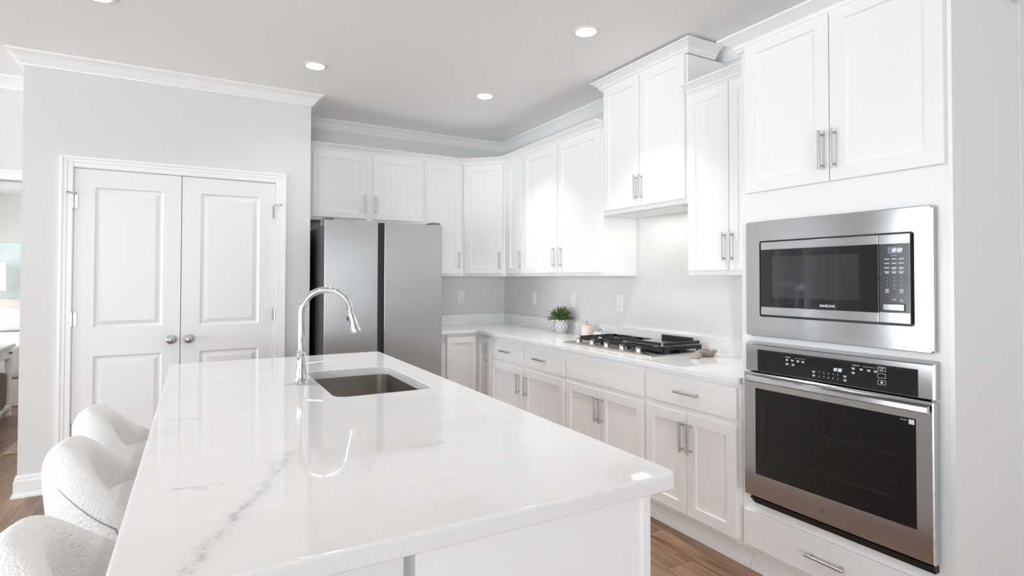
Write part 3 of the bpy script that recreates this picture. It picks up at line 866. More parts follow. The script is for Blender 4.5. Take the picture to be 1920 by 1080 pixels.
for i in range(170):
    a = rng.uniform(0, 2*PI); el = math.asin(min(1, rng.uniform(0.02, 1.0)))
    ln = rng.uniform(0.75, 1.05)
    d = Vector((math.cos(a)*math.cos(el)*0.118, math.sin(a)*math.cos(el)*0.128, math.sin(el)*0.125-0.006))*ln
    if d.x > 0.094: d.x = 0.094
    p0 = Vector((rng.uniform(-0.03, 0.03), rng.uniform(-0.03, 0.03), 0.105)); p1 = Vector((0, 0, 0.112))+d
    pm = (p0+p1)/2+Vector((0, 0, 0.02))
    pts = [p0*(1-t)**2+pm*2*t*(1-t)+p1*t*t for t in (0, 0.25, 0.5, 0.75, 1)]
    stm.tube(pts, [0.0012, 0.0011, 0.001, 0.0009, 0.0006], 4)
    for t in (0.4, 0.5, 0.6, 0.68, 0.76, 0.84, 0.92, 1.0):
        q = p0*(1-t)**2+pm*2*t*(1-t)+p1*t*t
        for s in range(2):
            u = Vector((rng.uniform(-1, 1), rng.uniform(-1, 1), rng.uniform(-0.4, 1))).normalized()
            v = u.cross(Vector((rng.uniform(-1, 1), rng.uniform(-1, 1), rng.uniform(-1, 1)))).normalized()
            L_ = rng.uniform(0.008, 0.013); W_ = L_*0.30
            tip = q+u*L_
            if tip.x > 0.098: continue
            nrm_ = u.cross(v)*0.0012
            fol.face(fol.loop([q, q+u*L_*0.5+v*W_-nrm_, tip, q+u*L_*0.5-v*W_-nrm_]))
stm.build('stems', STEM, pp)['kind'] = 'stuff'
fol.build('foliage', LEAF, pp)['kind'] = 'stuff'

cn = thing('canister', 'small blush ceramic canister with wooden twig-knob lid between plant and cooktop', 'canister', (2.755, 3.655, ZC))
mb = MB(); mb.lathe([(0.040, 0), (0.045, 0.004), (0.046, 0.020), (0.046, 0.075), (0.044, 0.082)], n=36); mb.build('jar', CANC, cn)
mb = MB(); mb.lathe([(0.047, 0.0825), (0.048, 0.086), (0.048, 0.094), (0.045, 0.097), (0.001, 0.098)], n=36); mb.build('lid', mat('cream_lid', (0.80, 0.68, 0.58), 0.5), cn)
mb = MB(); mb.tube([(0, 0, 0.0975), (0, 0.002, 0.112), (0.002, 0.010, 0.125)], [0.006, 0.004, 0.005], 8); mb.tube([(0, 0.0, 0.105), (-0.002, -0.008, 0.120), (0, -0.013, 0.126)], [0.004, 0.0035, 0.004], 8)
mb.build('lid_knob', WOODL, cn)
dh = thing('butter_dish', 'low white lidded dish with dark twig handle behind the cooktop', 'dish', (2.775, 3.508, ZC))
mb = MB(); P = rrect(-0.035, 0.035, -0.045, 0.045, 0.012)
mb.skin([[(x, y, z) for x, y in inset(P, i)] for i, z in ((0.004, 0), (0.0, 0.004), (0.0, 0.032), (0.004, 0.034))]); mb.build('dish', CANC, dh)
mb = MB(); mb.skin([[(x, y, z) for x, y in inset(P, i)] for i, z in ((-0.003, 0.0345), (-0.003, 0.042), (0.003, 0.050), (0.010, 0.052))]); mb.build('lid', PLASTIC, dh)
mb = MB(); mb.tube([(0, 0.030, 0.052), (0, 0.016, 0.063), (0.0, 0.002, 0.071), (0.0, -0.014, 0.066), (0, -0.026, 0.053)], 0.0026, 8); mb.tube([(0, 0.002, 0.071), (0.004, 0.012, 0.078)], 0.0022, 6); mb.build('twig_handle', BRONZE, dh)

sr = thing('spoon_rest', 'taupe stoneware spoon rest with curled handle right of the cooktop', 'spoon rest', (2.665, 2.375, ZC), R(14))
mb = MB()   # bowl: deep oval dish; handle runs towards -x and bends down to the worktop
rings = []
for rr, z in ((0.028, 0.0), (0.040, 0.004), (0.055, 0.022), (0.061, 0.034), (0.063, 0.037), (0.058, 0.036), (0.050, 0.024), (0.036, 0.010), (0.001, 0.008)):
    rings.append([(0.045+rr*1.15*math.cos(2*PI*k/36), rr*0.85*math.sin(2*PI*k/36), z) for k in range(36)])
mb.skin(rings)
mb.build('bowl', TAUPE, sr)
mb = MB()
hl = []
for t in range(10):
    f = t/9; x = -0.012-0.110*f; z = 0.034+0.004*math.sin(f*PI)-0.026*max(0, (f-0.45)/0.55)**2; w = 0.020-0.004*math.sin(f*PI)+(0.003 if f > 0.8 else 0)
    h = 0.006
    hl.append([(x, w*math.cos(a), z+h*math.sin(a)) for a in [2*PI*k/12 for k in range(12)]])
mb.skin(hl); mb.build('handle', TAUPE, sr)

pl = thing('wall_plate', 'thin dark plate seen edge-on above worktop against the oven tower', 'plate', (2.74, OY0+0.002, 0.955))
mb = MB(); mb.box(-0.04, 0.04, 0.0, 0.008, 0.0, 0.125, 0.002); mb.build('plate', BLACK, pl)
mb = MB(); mb.box(-0.017, 0.017, 0.008, 0.011, 0.03, 0.095, 0.001); mb.build('rocker', BLACK, pl)

# outlets and switches
def plate(name, label, loc, rz, kind, group=None):
    t = thing(name, label, 'outlet' if kind == 'o' else 'switch', loc, rz, group)
    mb = MB(); yrings(mb, [(-0.036, 0.036, -0.064, 0.064, -0.0005), (-0.036, 0.036, -0.064, 0.064, -0.003), (-0.033, 0.033, -0.061, 0.061, -0.006), (-0.0329, 0.0329, -0.0609, 0.0609, -0.006)]); mb.build('cover', PLASTIC, t)
    if kind == 'o':
        for s in (-1, 1):
            r = MB(); r.box(-0.016, 0.016, -0.009, -0.006, s*0.021-0.014, s*0.021+0.014, 0.003); o = r.build('socket', PLASTIC, t)
            r = MB()
            r.box(-0.008, -0.006, -0.0094, -0.0088, s*0.021-0.002, s*0.021+0.007); r.box(0.006, 0.008, -0.0094, -0.0088, s*0.021-0.002, s*0.021+0.006); r.box(-0.002, 0.002, -0.0094, -0.0088, s*0.021-0.009, s*0.021-0.005)
            r.build('slots', GREYINK, o)
    else:
        r = MB(); r.skin([[(x, -0.006, -0.033), (x, -0.0075, -0.033), (x, -0.0105, 0.033), (x, -0.006, 0.033)] for x in (-0.0165, 0.0165)]); r.build('rocker', PLASTIC, t)
    return t
plate('outlet', 'white double outlet on back wall beside the refrigerator', (2.359, YW, 1.192), 0, 'o')
plate('light_switch', 'white light switch on right wall, nearest the corner', (XW, 4.663, 1.190), RZ, 's')
plate('light_switch', 'white light switch on right wall above the potted plant', (XW, 4.020, 1.194), RZ, 's')
plate('outlet', 'white double outlet on right wall left of the cooktop', (XW, 3.391, 1.190), RZ, 'o')

# ------------------------------------------------------------------ refrigerator
fr = thing('refrigerator', 'stainless steel two-door refrigerator with dark centre gap in the alcove', 'refrigerator', (1.275, 4.70, 0))
FX0, FX1, FY = 0.814, 1.739, 4.250
mb = MB(); mb.box(FX0+0.004, FX1-0.004, FY+0.075, 5.20, 0.03, 1.775, 0.004)
for x in (FX0+0.05, FX1-0.09):
    for y in (FY+0.12, 5.12): mb.box(x, x+0.04, y, y+0.04, 0.0, 0.03)
mb.box(1.205, 1.266, FY+0.030, FY+0.075, 0.06, 1.80)
mb.build('body', DARKGREY, fr, world=True)
for x0, x1 in ((FX0, 1.210), (1.2615, FX1)):
    mb = MB(); mb.box(x0, x1, FY, FY+0.016, 0.06, 1.815, 0.003); o = mb.build('door', FRIDGESTEEL, fr, world=True)
    mb = MB(); mb.box(x0+0.0015, x1-0.0015, FY+0.0165, FY+0.070, 0.061, 1.814, 0.002); mb.build('door_core', DARKGREY, o, world=True)
for x0, x1 in ((FX0+0.004, FX0+0.075), (FX1-0.075, FX1-0.004)):
    mb = MB(); mb.box(x0, x1, FY+0.035, FY+0.20, 1.8155, 1.838, 0.004); mb.box(x0, x1, FY+0.078, FY+0.20, 1.776, 1.8155, 0.003); mb.build('hinge_cover', mat('hinge_grey', (0.16, 0.16, 0.165), 0.4), fr, world=True)

# ------------------------------------------------------------------ wall oven
def txt(body, size, m, parent, x, z, y, name='lettering', align='CENTER', bold=0.0, ext=0.0003):
    cu = bpy.data.curves.new('t', 'FONT'); cu.body = body; cu.size = size; cu.align_x = align; cu.align_y = 'CENTER'; cu.extrude = ext; cu.offset = bold
    ob = bpy.data.objects.new('t', cu); COL.objects.link(ob)
    bpy.context.view_layer.update()
    me = bpy.data.meshes.new_from_object(ob.evaluated_get(bpy.context.evaluated_depsgraph_get()))
    bpy.data.objects.remove(ob); bpy.data.curves.remove(cu)
    me.transform(Matrix.Translation((x, y, z)) @ Matrix.Rotation(R(90), 4, 'X'))
    me.materials.clear(); me.materials.append(m)
    o = bpy.data.objects.new(name, me); COL.objects.link(o); o.parent = parent
    return o

SEG = {'0': 'abcdef', '1': 'bc', '2': 'abged', '3': 'abgcd'}
def clock(mb, x, z, y, h):
    """12:32 in slanted seven-segment digits"""
    w = h*0.5; th = h*0.13; cx = x
    def bar(x0, x1, z0, z1):
        k = 0.12
        mb.skin([[(a+(c-z)*k, yy, c) for a, c in ((x0, z0), (x1, z0), (x1, z1), (x0, z1))] for yy in (y, y-0.0004)])
    for ch in '12:32':
        if ch == ':':
            bar(cx, cx+th, z-h*0.22, z-h*0.22+th); bar(cx, cx+th, z+h*0.12, z+h*0.12+th); cx += th+h*0.2; continue
        s = SEG[ch]; hh = h/2
        if 'a' in s: bar(cx+th*0.3, cx+w-th*0.3, z+hh-th, z+hh)
        if 'g' in s: bar(cx+th*0.3, cx+w-th*0.3, z-th/2, z+th/2)
        if 'd' in s: bar(cx+th*0.3, cx+w-th*0.3, z-hh, z-hh+th)
        if 'b' in s: bar(cx+w-th, cx+w, z+th*0.3, z+hh-th*0.3)
        if 'c' in s: bar(cx+w-th, cx+w, z-hh+th*0.3, z-th*0.3)
        if 'f' in s: bar(cx, cx+th, z+th*0.3, z+hh-th*0.3)
        if 'e' in s: bar(cx, cx+th, z-hh+th*0.3, z-th*0.3)
        cx += w+h*0.2
    return cx

ov = thing('wall_oven', 'stainless steel wall oven below the microwave in the tower', 'oven', (XB, 1.744, 0.352), RZ)
def oz(z): return z-0.352
def ox(y): return 1.744-y
W_ = 0.768
# chassis with open cavity
mb = MB()
x0, x1, zc0, zc1 = 0.050, W_-0.050, oz(0.42), oz(0.95)
yb = 0.50
mb.box(0.030, x0, 0.0205, yb, oz(0.3525), oz(1.070)); mb.box(x1, W_-0.055, 0.0205, yb, oz(0.3525), oz(1.070))
mb.box(x0, x1, 0.0205, yb, oz(0.3525), zc0); mb.box(x0, x1, 0.0205, yb, zc1, oz(1.070)); mb.box(x0, x1, yb-0.02, yb, zc0, zc1)
mb.build('cavity', CAVITY, ov)
for zz in (0.56, 0.72):
    mb = MB()
    mb.cyl((x0+0.004, 0.035, oz(zz)), (x1-0.004, 0.035, oz(zz)), 0.004, n=8); mb.cyl((x0+0.004, 0.43, oz(zz)), (x1-0.004, 0.43, oz(zz)), 0.004, n=8)
    for k in range(18):
        xx = x0+0.02+(x1-x0-0.04)*k/17; mb.cyl((xx, 0.035, oz(zz)+0.003), (xx, 0.43, oz(zz)+0.003), 0.002, n=6)
    mb.build('rack', WIRE, ov)
# control panel frame
mb = MB()
mb.skin([[(0, -0.0005, a), (W_, -0.0005, a), (W_, -0.0005, b_), (0, -0.0005, b_)] for a, b_ in ()] or [[(0, -0.0005, oz(0.962)), (W_, -0.0005, oz(0.962)), (W_, -0.0005, oz(1.096)), (0, -0.0005, oz(1.096))],
         [(0, -0.030, oz(0.962)), (W_, -0.030, oz(0.962)), (W_, -0.030, oz(1.086)), (0, -0.030, oz(1.086))],
         [(0.006, -0.036, oz(0.964)), (W_-0.006, -0.036, oz(0.964)), (W_-0.006, -0.036, oz(1.082)), (0.006, -0.036, oz(1.082))],
         [(0.007, -0.036, oz(0.965)), (W_-0.007, -0.036, oz(0.965)), (W_-0.007, -0.036, oz(1.081)), (0.007, -0.036, oz(1.081))]])
pf = mb.build('panel_frame', STEEL, ov)
mb = MB(); mb.box(ox(1.677), ox(1.027), -0.0385, -0.0362, oz(0.9655), oz(1.063), 0.0015)
cp = mb.build('control_panel', BGLASS, ov)
PYF = -0.0388
mb = MB(); clock(mb, ox(1.330), oz(1.021), PYF, 0.012); mb.build('clock', LED, cp)
for i, d in enumerate('12345'): txt(d, 0.008, WHITEINK, cp, ox(1.386-i*0.0190), oz(1.001), PYF)
for i, d in enumerate('67890'): txt(d, 0.008, WHITEINK, cp, ox(1.386-i*0.0190), oz(0.984), PYF)
mb = MB()
def dash(x, z, w, h=0.0028):
    q = MB(); q.box(x-w/2, x+w/2, PYF-0.0003, PYF+0.0002, z-h/2, z+h/2); q.build('button_legend', WHITEINK, DASHP)
DASHP = cp
for yy, zz in ((1.530, 1.035), (1.505, 1.035), (1.480, 1.035), (1.457, 1.035), (1.530, 1.017), (1.502, 1.017), (1.250, 1.037), (1.220, 1.037), (1.192, 1.037), (1.168, 1.037), (1.250, 1.020), (1.410, 1.001), (1.410, 0.986), (1.282, 1.001), (1.282, 0.986)):
    dash(ox(yy), oz(zz), 0.013); dash(ox(yy), oz(zz)-0.0045, 0.009)
dash(ox(1.525), oz(1.045), 0.024, 0.002); dash(ox(1.470), oz(1.045), 0.045, 0.0008); dash(ox(1.240), oz(1.048), 0.026, 0.002); dash(ox(1.190), oz(1.048), 0.05, 0.0008)
mb = MB()
for zc in (1.0475, 1.0225, 0.9975):
    xx = ox(1.146)
    for a, b_, c, d in ((-0.014, 0.014, 0.0075, 0.0085), (-0.014, 0.014, -0.0085, -0.0075), (-0.014, -0.013, -0.0085, 0.0085), (0.013, 0.014, -0.0085, 0.0085)):
        mb.box(xx+a, xx+b_, PYF-0.0003, PYF+0.0002, oz(zc)+c, oz(zc)+d)
mb.lathe([(0.004, 0), (0.004, 0.0003)], (ox(1.146), PYF, oz(0.9975)), 16, axis='-y')
mb.build('touch_keys', WHITEINK, cp)
txt('START', 0.0065, WHITEINK, cp, ox(1.146), oz(1.0505), PYF); txt('SET', 0.0065, WHITEINK, cp, ox(1.146), oz(1.0435), PYF)
# door with window opening
mb = MB()
dz0, dz1 = oz(0.394), oz(0.956)
wx0, wx1, wz0, wz1 = ox(1.683), ox(1.030), oz(0.500), oz(0.888)
yrings(mb, [(wx0, wx1, wz0, wz1, -0.004), (0.0, W_, dz0, dz1, -0.004), (0.0, W_, dz0, dz1, -0.042), (0.004, W_-0.004, dz0+0.004, dz1-0.004, -0.046), (wx0, wx1, wz0, wz1, -0.046), (wx0, wx1, wz0, wz1, -0.004)], False, False)
dr = mb.build('door', STEEL, ov)
mb = MB(); mb.box(wx0+0.0005, wx1-0.0005, -0.044, -0.040, wz0+0.0005, wz1-0.0005); wp = mb.build('window', OVENGLASS, dr)
mb = MB()
for a, b_, c, d in ((wx0+0.001, wx1-0.001, wz0+0.001, wz0+0.045), (wx0+0.001, wx1-0.001, wz1-0.025, wz1-0.001), (wx0+0.001, wx0+0.040, wz0+0.045, wz1-0.025), (wx1-0.075, wx1-0.001, wz0+0.045, wz1-0.025)):
    mb.box(a, b_, -0.034, -0.006, c, d)
mb.build('window_mask', BLACK, dr)
mb = MB()
hz = oz(0.932)
hp = [[(0.034, -0.058, hz-0.014), (0.034, -0.074, hz-0.014), (0.034, -0.079, hz-0.008), (0.034, -0.077, hz+0.008), (0.034, -0.068, hz+0.014), (0.034, -0.058, hz+0.010)]]
hp.append([(W_-0.006, b_, c) for a, b_, c in hp[0]])
mb.skin(hp)
for xx in (0.050, W_-0.05): mb.box(xx, xx+0.022, -0.059, -0.0455, hz-0.008, hz+0.006)
mb.build('handle', STEEL, dr)
txt('SAMSUNG', 0.019, GREYINK, dr, ox(1.360), oz(0.441), -0.0462, bold=0.0004)
mb = MB()                                                       # pale sticker square in the window corner and its print
mb.box(wx1-0.024, wx1-0.006, -0.0446, -0.0441, wz1-0.022, wz1-0.005)
mb.build('sticker', WHITEINK, dr)
mb = MB()
for k in range(5): mb.box(wx1-0.052+k*0.0047, wx1-0.049+k*0.0047, -0.0446, -0.0441, wz1-0.012, wz1-0.007)
mb.build('sticker_print', mat('sticker_grey', (0.3, 0.3, 0.31), 0.5), dr)
mb = MB()
for k, z in enumerate((0.3885, 0.3785, 0.3685)): mb.box(0.028+0.006*k, W_-0.006, -0.040+0.006*k, -0.001, oz(z)-0.0075, oz(z))
mb.build('vent_grille', BLACK, ov)

# ------------------------------------------------------------------ microwave
mw = thing('microwave', 'built-in stainless steel microwave above the wall oven', 'microwave', (XB, 1.744, 1.117), RZ)
def mz(z): return z-1.117
mb = MB()
bx0, bx1, bz0, bz1 = ox(1.671), ox(1.038), mz(1.212), mz(1.555)
def rr_ring(x0, x1, z0, z1, y, r=0.010): return [(a, y, c) for a, c in rrect(x0, x1, z0, z1, r, 4)]
mt0, mt1 = mz(1.1225), mz(1.644)
mb.skin([rr_ring(bx0, bx1, bz0, bz1, -0.0005), rr_ring(0, W_-0.004, mt0, mt1, -0.0005), rr_ring(0, W_-0.004, mt0, mt1, -0.026), rr_ring(0.003, W_-0.007, mt0+0.003, mt1-0.003, -0.029), rr_ring(bx0, bx1, bz0, bz1, -0.029), rr_ring(bx0, bx1, bz0, bz1, -0.0005)], True, False, False)
mb.build('trim_frame', STEEL, mw)
mb = MB()
yrings(mb, [(bx0+0.001, bx1-0.001, bz0+0.001, bz1-0.001, -0.002), (bx0+0.001, bx1-0.001, bz0+0.001, bz1-0.001, -0.022), (bx0+0.0012, bx1-0.0012, bz0+0.0012, bz1-0.0012, -0.022)]); mb.box(0.06, W_-0.09, 0.021, 0.42, mz(1.1385), mz(1.62)); mb.box(bx0+0.02, bx1-0.02, -0.002, 0.021, mz(1.23), mz(1.54))
mb.build('chassis', BLACK, mw)
ex0, ex1, em = ox(1.653), ox(1.0465), ox(1.152)
ez0, ez1 = mz(1.222), mz(1.5475)
mb = MB(); mb.box(ex0, em-0.001, -0.040, -0.0225, ez0, ez1, 0.002); md = mb.build('door', BGLASS, mw)
for a, b_ in ((mz(1.5135), ez1-0.0005), (ez0+0.0005, mz(1.2575))):
    mb = MB(); mb.box(ex0, em-0.001, -0.043, -0.0403, a, b_, 0.001); mb.build('steel_strip', STEEL, md)
mb = MB(); mb.box(ox(1.598), ox(1.224), -0.0408, -0.0402, mz(1.300), mz(1.481)); mb.build('window', GREYMESH, md)
txt('SAMSUNG', 0.014, WHITEINK, md, ox(1.350), mz(1.273), -0.0404, bold=0.0003)
mb = MB(); mb.box(em+0.001, ex1, -0.040, -0.0225, ez0, ez1, 0.002); mp_ = mb.build('control_panel', mat('grey_smoked_glass', (0.05, 0.053, 0.056), 0.09, spec=0.8), mw)
for a, b_ in ((mz(1.5125), ez1-0.0005), (ez0+0.0005, mz(1.2600))):
    mb = MB(); mb.box(em+0.001, ex1, -0.043, -0.0403, a, b_, 0.001); mb.build('steel_strip', STEEL, mp_)
mb = MB(); mb.box(ox(1.120), ox(1.074), -0.0410, -0.0402, mz(1.4765), mz(1.502)); ds = mb.build('display', DISPLAY, mp_)
mb = MB(); clock(mb, ox(1.1085), mz(1.489), -0.0412, 0.0125); mb.build('clock', mat('white_digits', (0.9, 0.93, 1), 0.5, emit=((0.92, 0.95, 1.0), 1.3)), ds)
PYF = -0.0403; DASHP = mp_
cols = [ox(1.124), ox(1.0995), ox(1.0755)]
mb = MB()
for i, zz in enumerate((1.457, 1.441, 1.425, 1.410)):
    for j, xx in enumerate(cols):
        dash(xx, mz(zz), 0.017, 0.003)
        if i > 1 and j + i > 2: dash(xx, mz(zz)-0.005, 0.012, 0.0026)
for zz in (1.341, 1.336, 1.330): dash(cols[0], mz(zz)+0.004, 0.013, 0.0024); dash(cols[2], mz(zz)+0.004, 0.014, 0.0024)
dash(cols[1], mz(1.308), 0.012, 0.0024); dash(cols[2], mz(1.308), 0.006, 0.0024); dash(cols[2], mz(1.303), 0.010, 0.0024); dash(cols[1], mz(1.470), 0.02, 0.0015)
for i, d in enumerate('123456789'): txt(d, 0.0075, WHITEINK, mp_, cols[i % 3], mz(1.388-0.0135*(i//3)), PYF)
txt('0', 0.0075, WHITEINK, mp_, cols[1], mz(1.3475), PYF)
mb = MB(); mb.box(ox(1.139), ox(1.063), -0.0420, -0.0403, mz(1.2655), mz(1.2935), 0.001); db = mb.build('button_surround', BLACK, mp_)
mb = MB(); mb.box(ox(1.136), ox(1.066), -0.0450, -0.0421, mz(1.2685), mz(1.2905), 0.001); mb.build('open_button', STEEL, db)

# ------------------------------------------------------------------ island
IX0, IX1, IY0, IY1 = -0.123, 1.026, 0.988, 3.565
isl = thing('kitchen_island', 'white panelled island cabinet under the big marble top', 'island', (0.6, 2.25, 0))
SX0, SX1, SY0, SY1 = 0.478, 0.888, 2.252, 2.945
bx0, bx1, by0, by1 = 0.365, 0.952, 1.018, 3.53
ZI = 0.8735
b = MB()
b.box(bx0, bx1-0.024, by0, by0+0.02, 0, ZI, 0.001); b.box(bx0, bx1, by1-0.02, by1, 0, ZI, 0.001)
b.box(bx0, bx0+0.02, by0+0.02, by1-0.02, 0, ZI); b.box(bx1-0.02, bx1, by0+0.02, by1-0.02, 0.0, ZI)
b.build('carcass', CAB, isl, world=True)
b = MB(); b.box(bx1-0.024, bx1, by0-0.006, by0+0.02, 0, ZI, 0.002); b.build('corner_trim', CAB, isl, world=True)
b = MB(); b.box(0.20, 0.342, by0, by1, 0, ZI, 0.001); b.build('knee_wall', DOORP, isl, world=True)
b = MB(); b.box(0.342, 0.365, by0+0.06, by1-0.02, 0, ZI); b.build('filler', WALL, isl, world=True)
# marble top with cut-out
itop = MB()
P = rrect(IX0, IX1, IY0, IY1, 0.028, 6)
H = rrect(SX0, SX1, SY0, SY1, 0.055, 8)
def vl(poly, z): return itop.loop([(x, y, z) for x, y in poly])
Lo = [vl(inset(P, i), z) for i, z in ((0.003, 0.874), (0, 0.877), (0, ZC-0.009), (0.0025, ZC-0.0025), (0.009, ZC))]
Li = [vl(inset(H, i), z) for i, z in ((0, 0.874), (0, ZC-0.002), (-0.002, ZC))]
for LL in (Lo, Li):
    for a, c in zip(LL, LL[1:]):
        n = len(a)
        for i in range(n): itop.face((a[i], a[(i+1) % n], c[(i+1) % n], c[i]))
def cap(la, lb):
    es = []
    for l in (la, lb):
        n = len(l)
        for i in range(n):
            e = itop.bm.edges.get((l[i], l[(i+1) % n])) or itop.bm.edges.new((l[i], l[(i+1) % n])); es.append(e)
    bmesh.ops.triangle_fill(itop.bm, use_beauty=True, edges=es)
cap(Lo[-1], Li[-1]); cap(Lo[0], Li[0])
tag(itop.build('marble_countertop', MARBLE, sharp=30), 'large white marble island top with grey vein and sink cut-out', 'countertop')

sk_ = thing('sink', 'undermount stainless steel sink bowl in the island top', 'sink', ((SX0+SX1)/2, (SY0+SY1)/2, 0.66))
mb = MB()
H2 = rrect(SX0-0.004, SX1+0.004, SY0-0.004, SY1+0.004, 0.058, 8)
lp = [(-0.020, 0.8735), (0.0, 0.8735), (0.0, 0.72), (0.004, 0.692), (0.016, 0.676), (0.034, 0.670), (0.15, 0.668)]
lo_ = [(0.15, 0.664), (0.030, 0.664), (0.010, 0.672), (-0.004, 0.69), (-0.006, 0.868), (-0.020, 0.868)]
def scal(i):
    if i < 0.05: return inset(H2, i)
    cx, cy = (SX0+SX1)/2, (SY0+SY1)/2
    q = inset(H2, 0.034); f = 0.25
    return [(cx+(x-cx)*f, cy+(y-cy)*f) for x, y in q]
mb.skin([[(x, y, z) for x, y in scal(i)] for i, z in lp+lo_], True, False, False, wrap=True)
bm_ = mb.bm
mb.box((SX0+SX1)/2-0.06, (SX0+SX1)/2+0.06, (SY0+SY1)/2-0.09, (SY0+SY1)/2+0.09, 0.6645, 0.6675)
mb.build('bowl', SINKSTEEL, sk_, world=True)
mb = MB(); mb.lathe([(0.045, 0.0), (0.045, 0.003), (0.040, 0.004), (0.030, 0.001), (0.001, 0.0005)], ((SX0+SX1)/2, (SY0+SY1)/2, 0.6685), 28); mb.build('drain', CHROME, sk_, world=True)

# faucet
FXc, FYc = 0.407, 2.632
fc = thing('faucet', 'chrome high-arc pull-down faucet standing on the island top', 'faucet', (FXc, FYc, ZC), R(-14))
mb = MB()
mb.lathe([(0.033, 0.0), (0.034, 0.004), (0.031, 0.010), (0.029, 0.012), (0.0255, 0.030), (0.0215, 0.060), (0.0185, 0.090), (0.0175, 0.110), (0.0190, 0.128), (0.0205, 0.138), (0.0205, 0.146), (0.016, 0.149)], n=40)
mb.build('base', CHROME, fc)
mb = MB()
RA, HA = 0.104, 0.312
pts = [(0, 0, 0.147), (0, 0, 0.20), (0, 0, 0.26), (0, 0, HA-0.03)]
for k in range(0, 25):
    a = R(180-180*0.985*k/24); pts.append((RA+RA*math.cos(a), 0, HA+RA*math.sin(a)))
mb.tube(pts, 0.0145, 20); mb.build('spout', CHROME, fc)
e1, e0 = Vector(pts[-1]), Vector(pts[-2])
d = (e1-e0).normalized(); d = (d+Vector((0.17, 0, 0))).normalized()
mb = MB()
mb.tube([e1, e1+d*0.006, e1+d*0.008, e1+d*0.045, e1+d*0.080, e1+d*0.094, e1+d*0.098], [0.0150, 0.0150, 0.0165, 0.0185, 0.0225, 0.0255, 0.0240], 28)
sh = mb.build('spray_head', CHROME, fc)
side = Vector((-d.z, 0, d.x)); side = side if side.x < 0 else -side
mb = MB(); c0 = e1+d*0.020+side*0.0172; mb.tube([c0, c0+d*0.018], [0.006, 0.006], 10); mb.build('spray_button', BLACK, sh)
mb = MB(); c0 = e1+d*0.042+side*0.0190; mb.tube([c0, c0+d*0.020], [0.006, 0.006], 10); mb.build('spray_button', BLUEB, sh)
mb = MB()
mb.cyl((0, 0.012, 0.078), (0, 0.046, 0.078), 0.0135, n=24); mb.cyl((0, 0.046, 0.078), (0, 0.052, 0.078), 0.0135, 0.009, n=24)
mb.tube([(0.004, 0.042, 0.080), (0.03, 0.044, 0.084), (0.075, 0.046, 0.088), (0.098, 0.047, 0.089)], [0.0055, 0.0045, 0.0050, 0.0042], 12)
mb.build('lever', CHROME, fc)

# ------------------------------------------------------------------ bar stools
st = thing('bar_stool', 'white boucle barrel-back stool nearest the camera at the island', 'stool', (0, 0, 0), 0, 'boucle stools along the island')
ZBK, ZAR = 0.885, 0.712
A_, B_ = 0.262, 0.248
mb = MB(); loops = []
NS = 30; TH = 116
seam_pts = []
for i in range(NS+1):
    th = R(-TH+2*TH*i/NS); s = abs(th)/R(TH)
    k = min(1.0, max(0.0, (s-0.20)/0.60)); k = k*k*(3-2*k)*0.6+k*0.4
    zt = ZBK-(ZBK-ZAR)*k
    thick = 0.115-0.02*s
    endf = 1.0 if 1 <= i <= NS-1 else 0.97
    def pt(r, z):
        f = r/0.26
        return (-A_*f*math.cos(th)+0.0, B_*f*math.sin(th), z)
    ro = 0.26
    prof = [(ro-0.055, 0.44), (ro-0.035, 0.50), (ro-0.012, min(0.62, zt-0.11)), (ro+0.004, zt-0.095), (ro+0.004, zt-0.055), (ro-0.012, zt-0.018), (ro-0.042, zt), (ro-thick*0.58, zt-0.006), (ro-thick*0.86, zt-0.030), (ro-thick, zt-0.070), (ro-thick-0.01, min(0.58, zt-0.10)), (ro-thick-0.02, 0.50), (ro-0.10, 0.44)]
    if i in (0, NS): prof = [(ro-thick/2+(r-(ro-thick/2))*0.72, 0.44+(z-0.44)*0.965) for r, z in prof]
    loops.append([pt(r, min(z, zt)) for r, z in prof])
    if abs(th) <= R(82): seam_pts.append(pt(ro+0.0035, zt-0.062))
mb.skin(loops)
shell = mb.build('shell', BOUCLE, st, mods=2, sharp=180)
nq = len(seam_pts)
for sp_ in (seam_pts[:nq//2-4], seam_pts[::-1][:nq//2-4]):
    mb = MB(); q = sp_[0]
    mb.tube([(q[0]+0.006, q[1]*0.88, 0.49), (q[0]+0.008, q[1]*0.972, 0.60), (q[0]+0.006, q[1]*0.998, q[2]-0.02)]+sp_, [0.0018]*4+[0.0018-0.0014*k/(len(sp_)-1) for k in range(1, len(sp_))], 6)
    mb.build('seam', PIPING, shell)
mb = MB()
mb.lathe([(0.10, 0.46), (0.175, 0.465), (0.198, 0.48), (0.205, 0.52), (0.208, 0.63), (0.203, 0.675), (0.180, 0.699), (0.10, 0.706), (0.001, 0.707)], (0.040, 0, 0), 40)
mb.build('seat_cushion', BOUCLE, st, mods=1, sharp=180)
mb = MB(); mb.lathe([(0.16, 0.425), (0.17, 0.44), (0.16, 0.459)], (0.02, 0, 0), 32); base = mb.build('swivel_plate', BLACK, st)
for sx in (-1, 1):
    for sy in (-1, 1):
        mb = MB(); mb.tube([(0.02+sx*0.11, sy*0.11, 0.43), (0.02+sx*0.19, sy*0.19, 0.0)], [0.020, 0.012], 12); mb.build('leg', LEG, st)
mb = MB()
fq = [(0.02+sx*0.162, sy*0.162, 0.15) for sx, sy in ((-1, -1), (1, -1), (1, 1), (-1, 1))]
for a, c in zip(fq, fq[1:]+fq[:1]): mb.cyl(a, c, 0.008, n=10)
mb.build('footrest', NICKEL, st)
st.location = (-0.100, 1.45, 0)
copy_thing(st, (-0.132, 2.16, 0), R(0), 'white boucle barrel-back stool, middle one along the island')
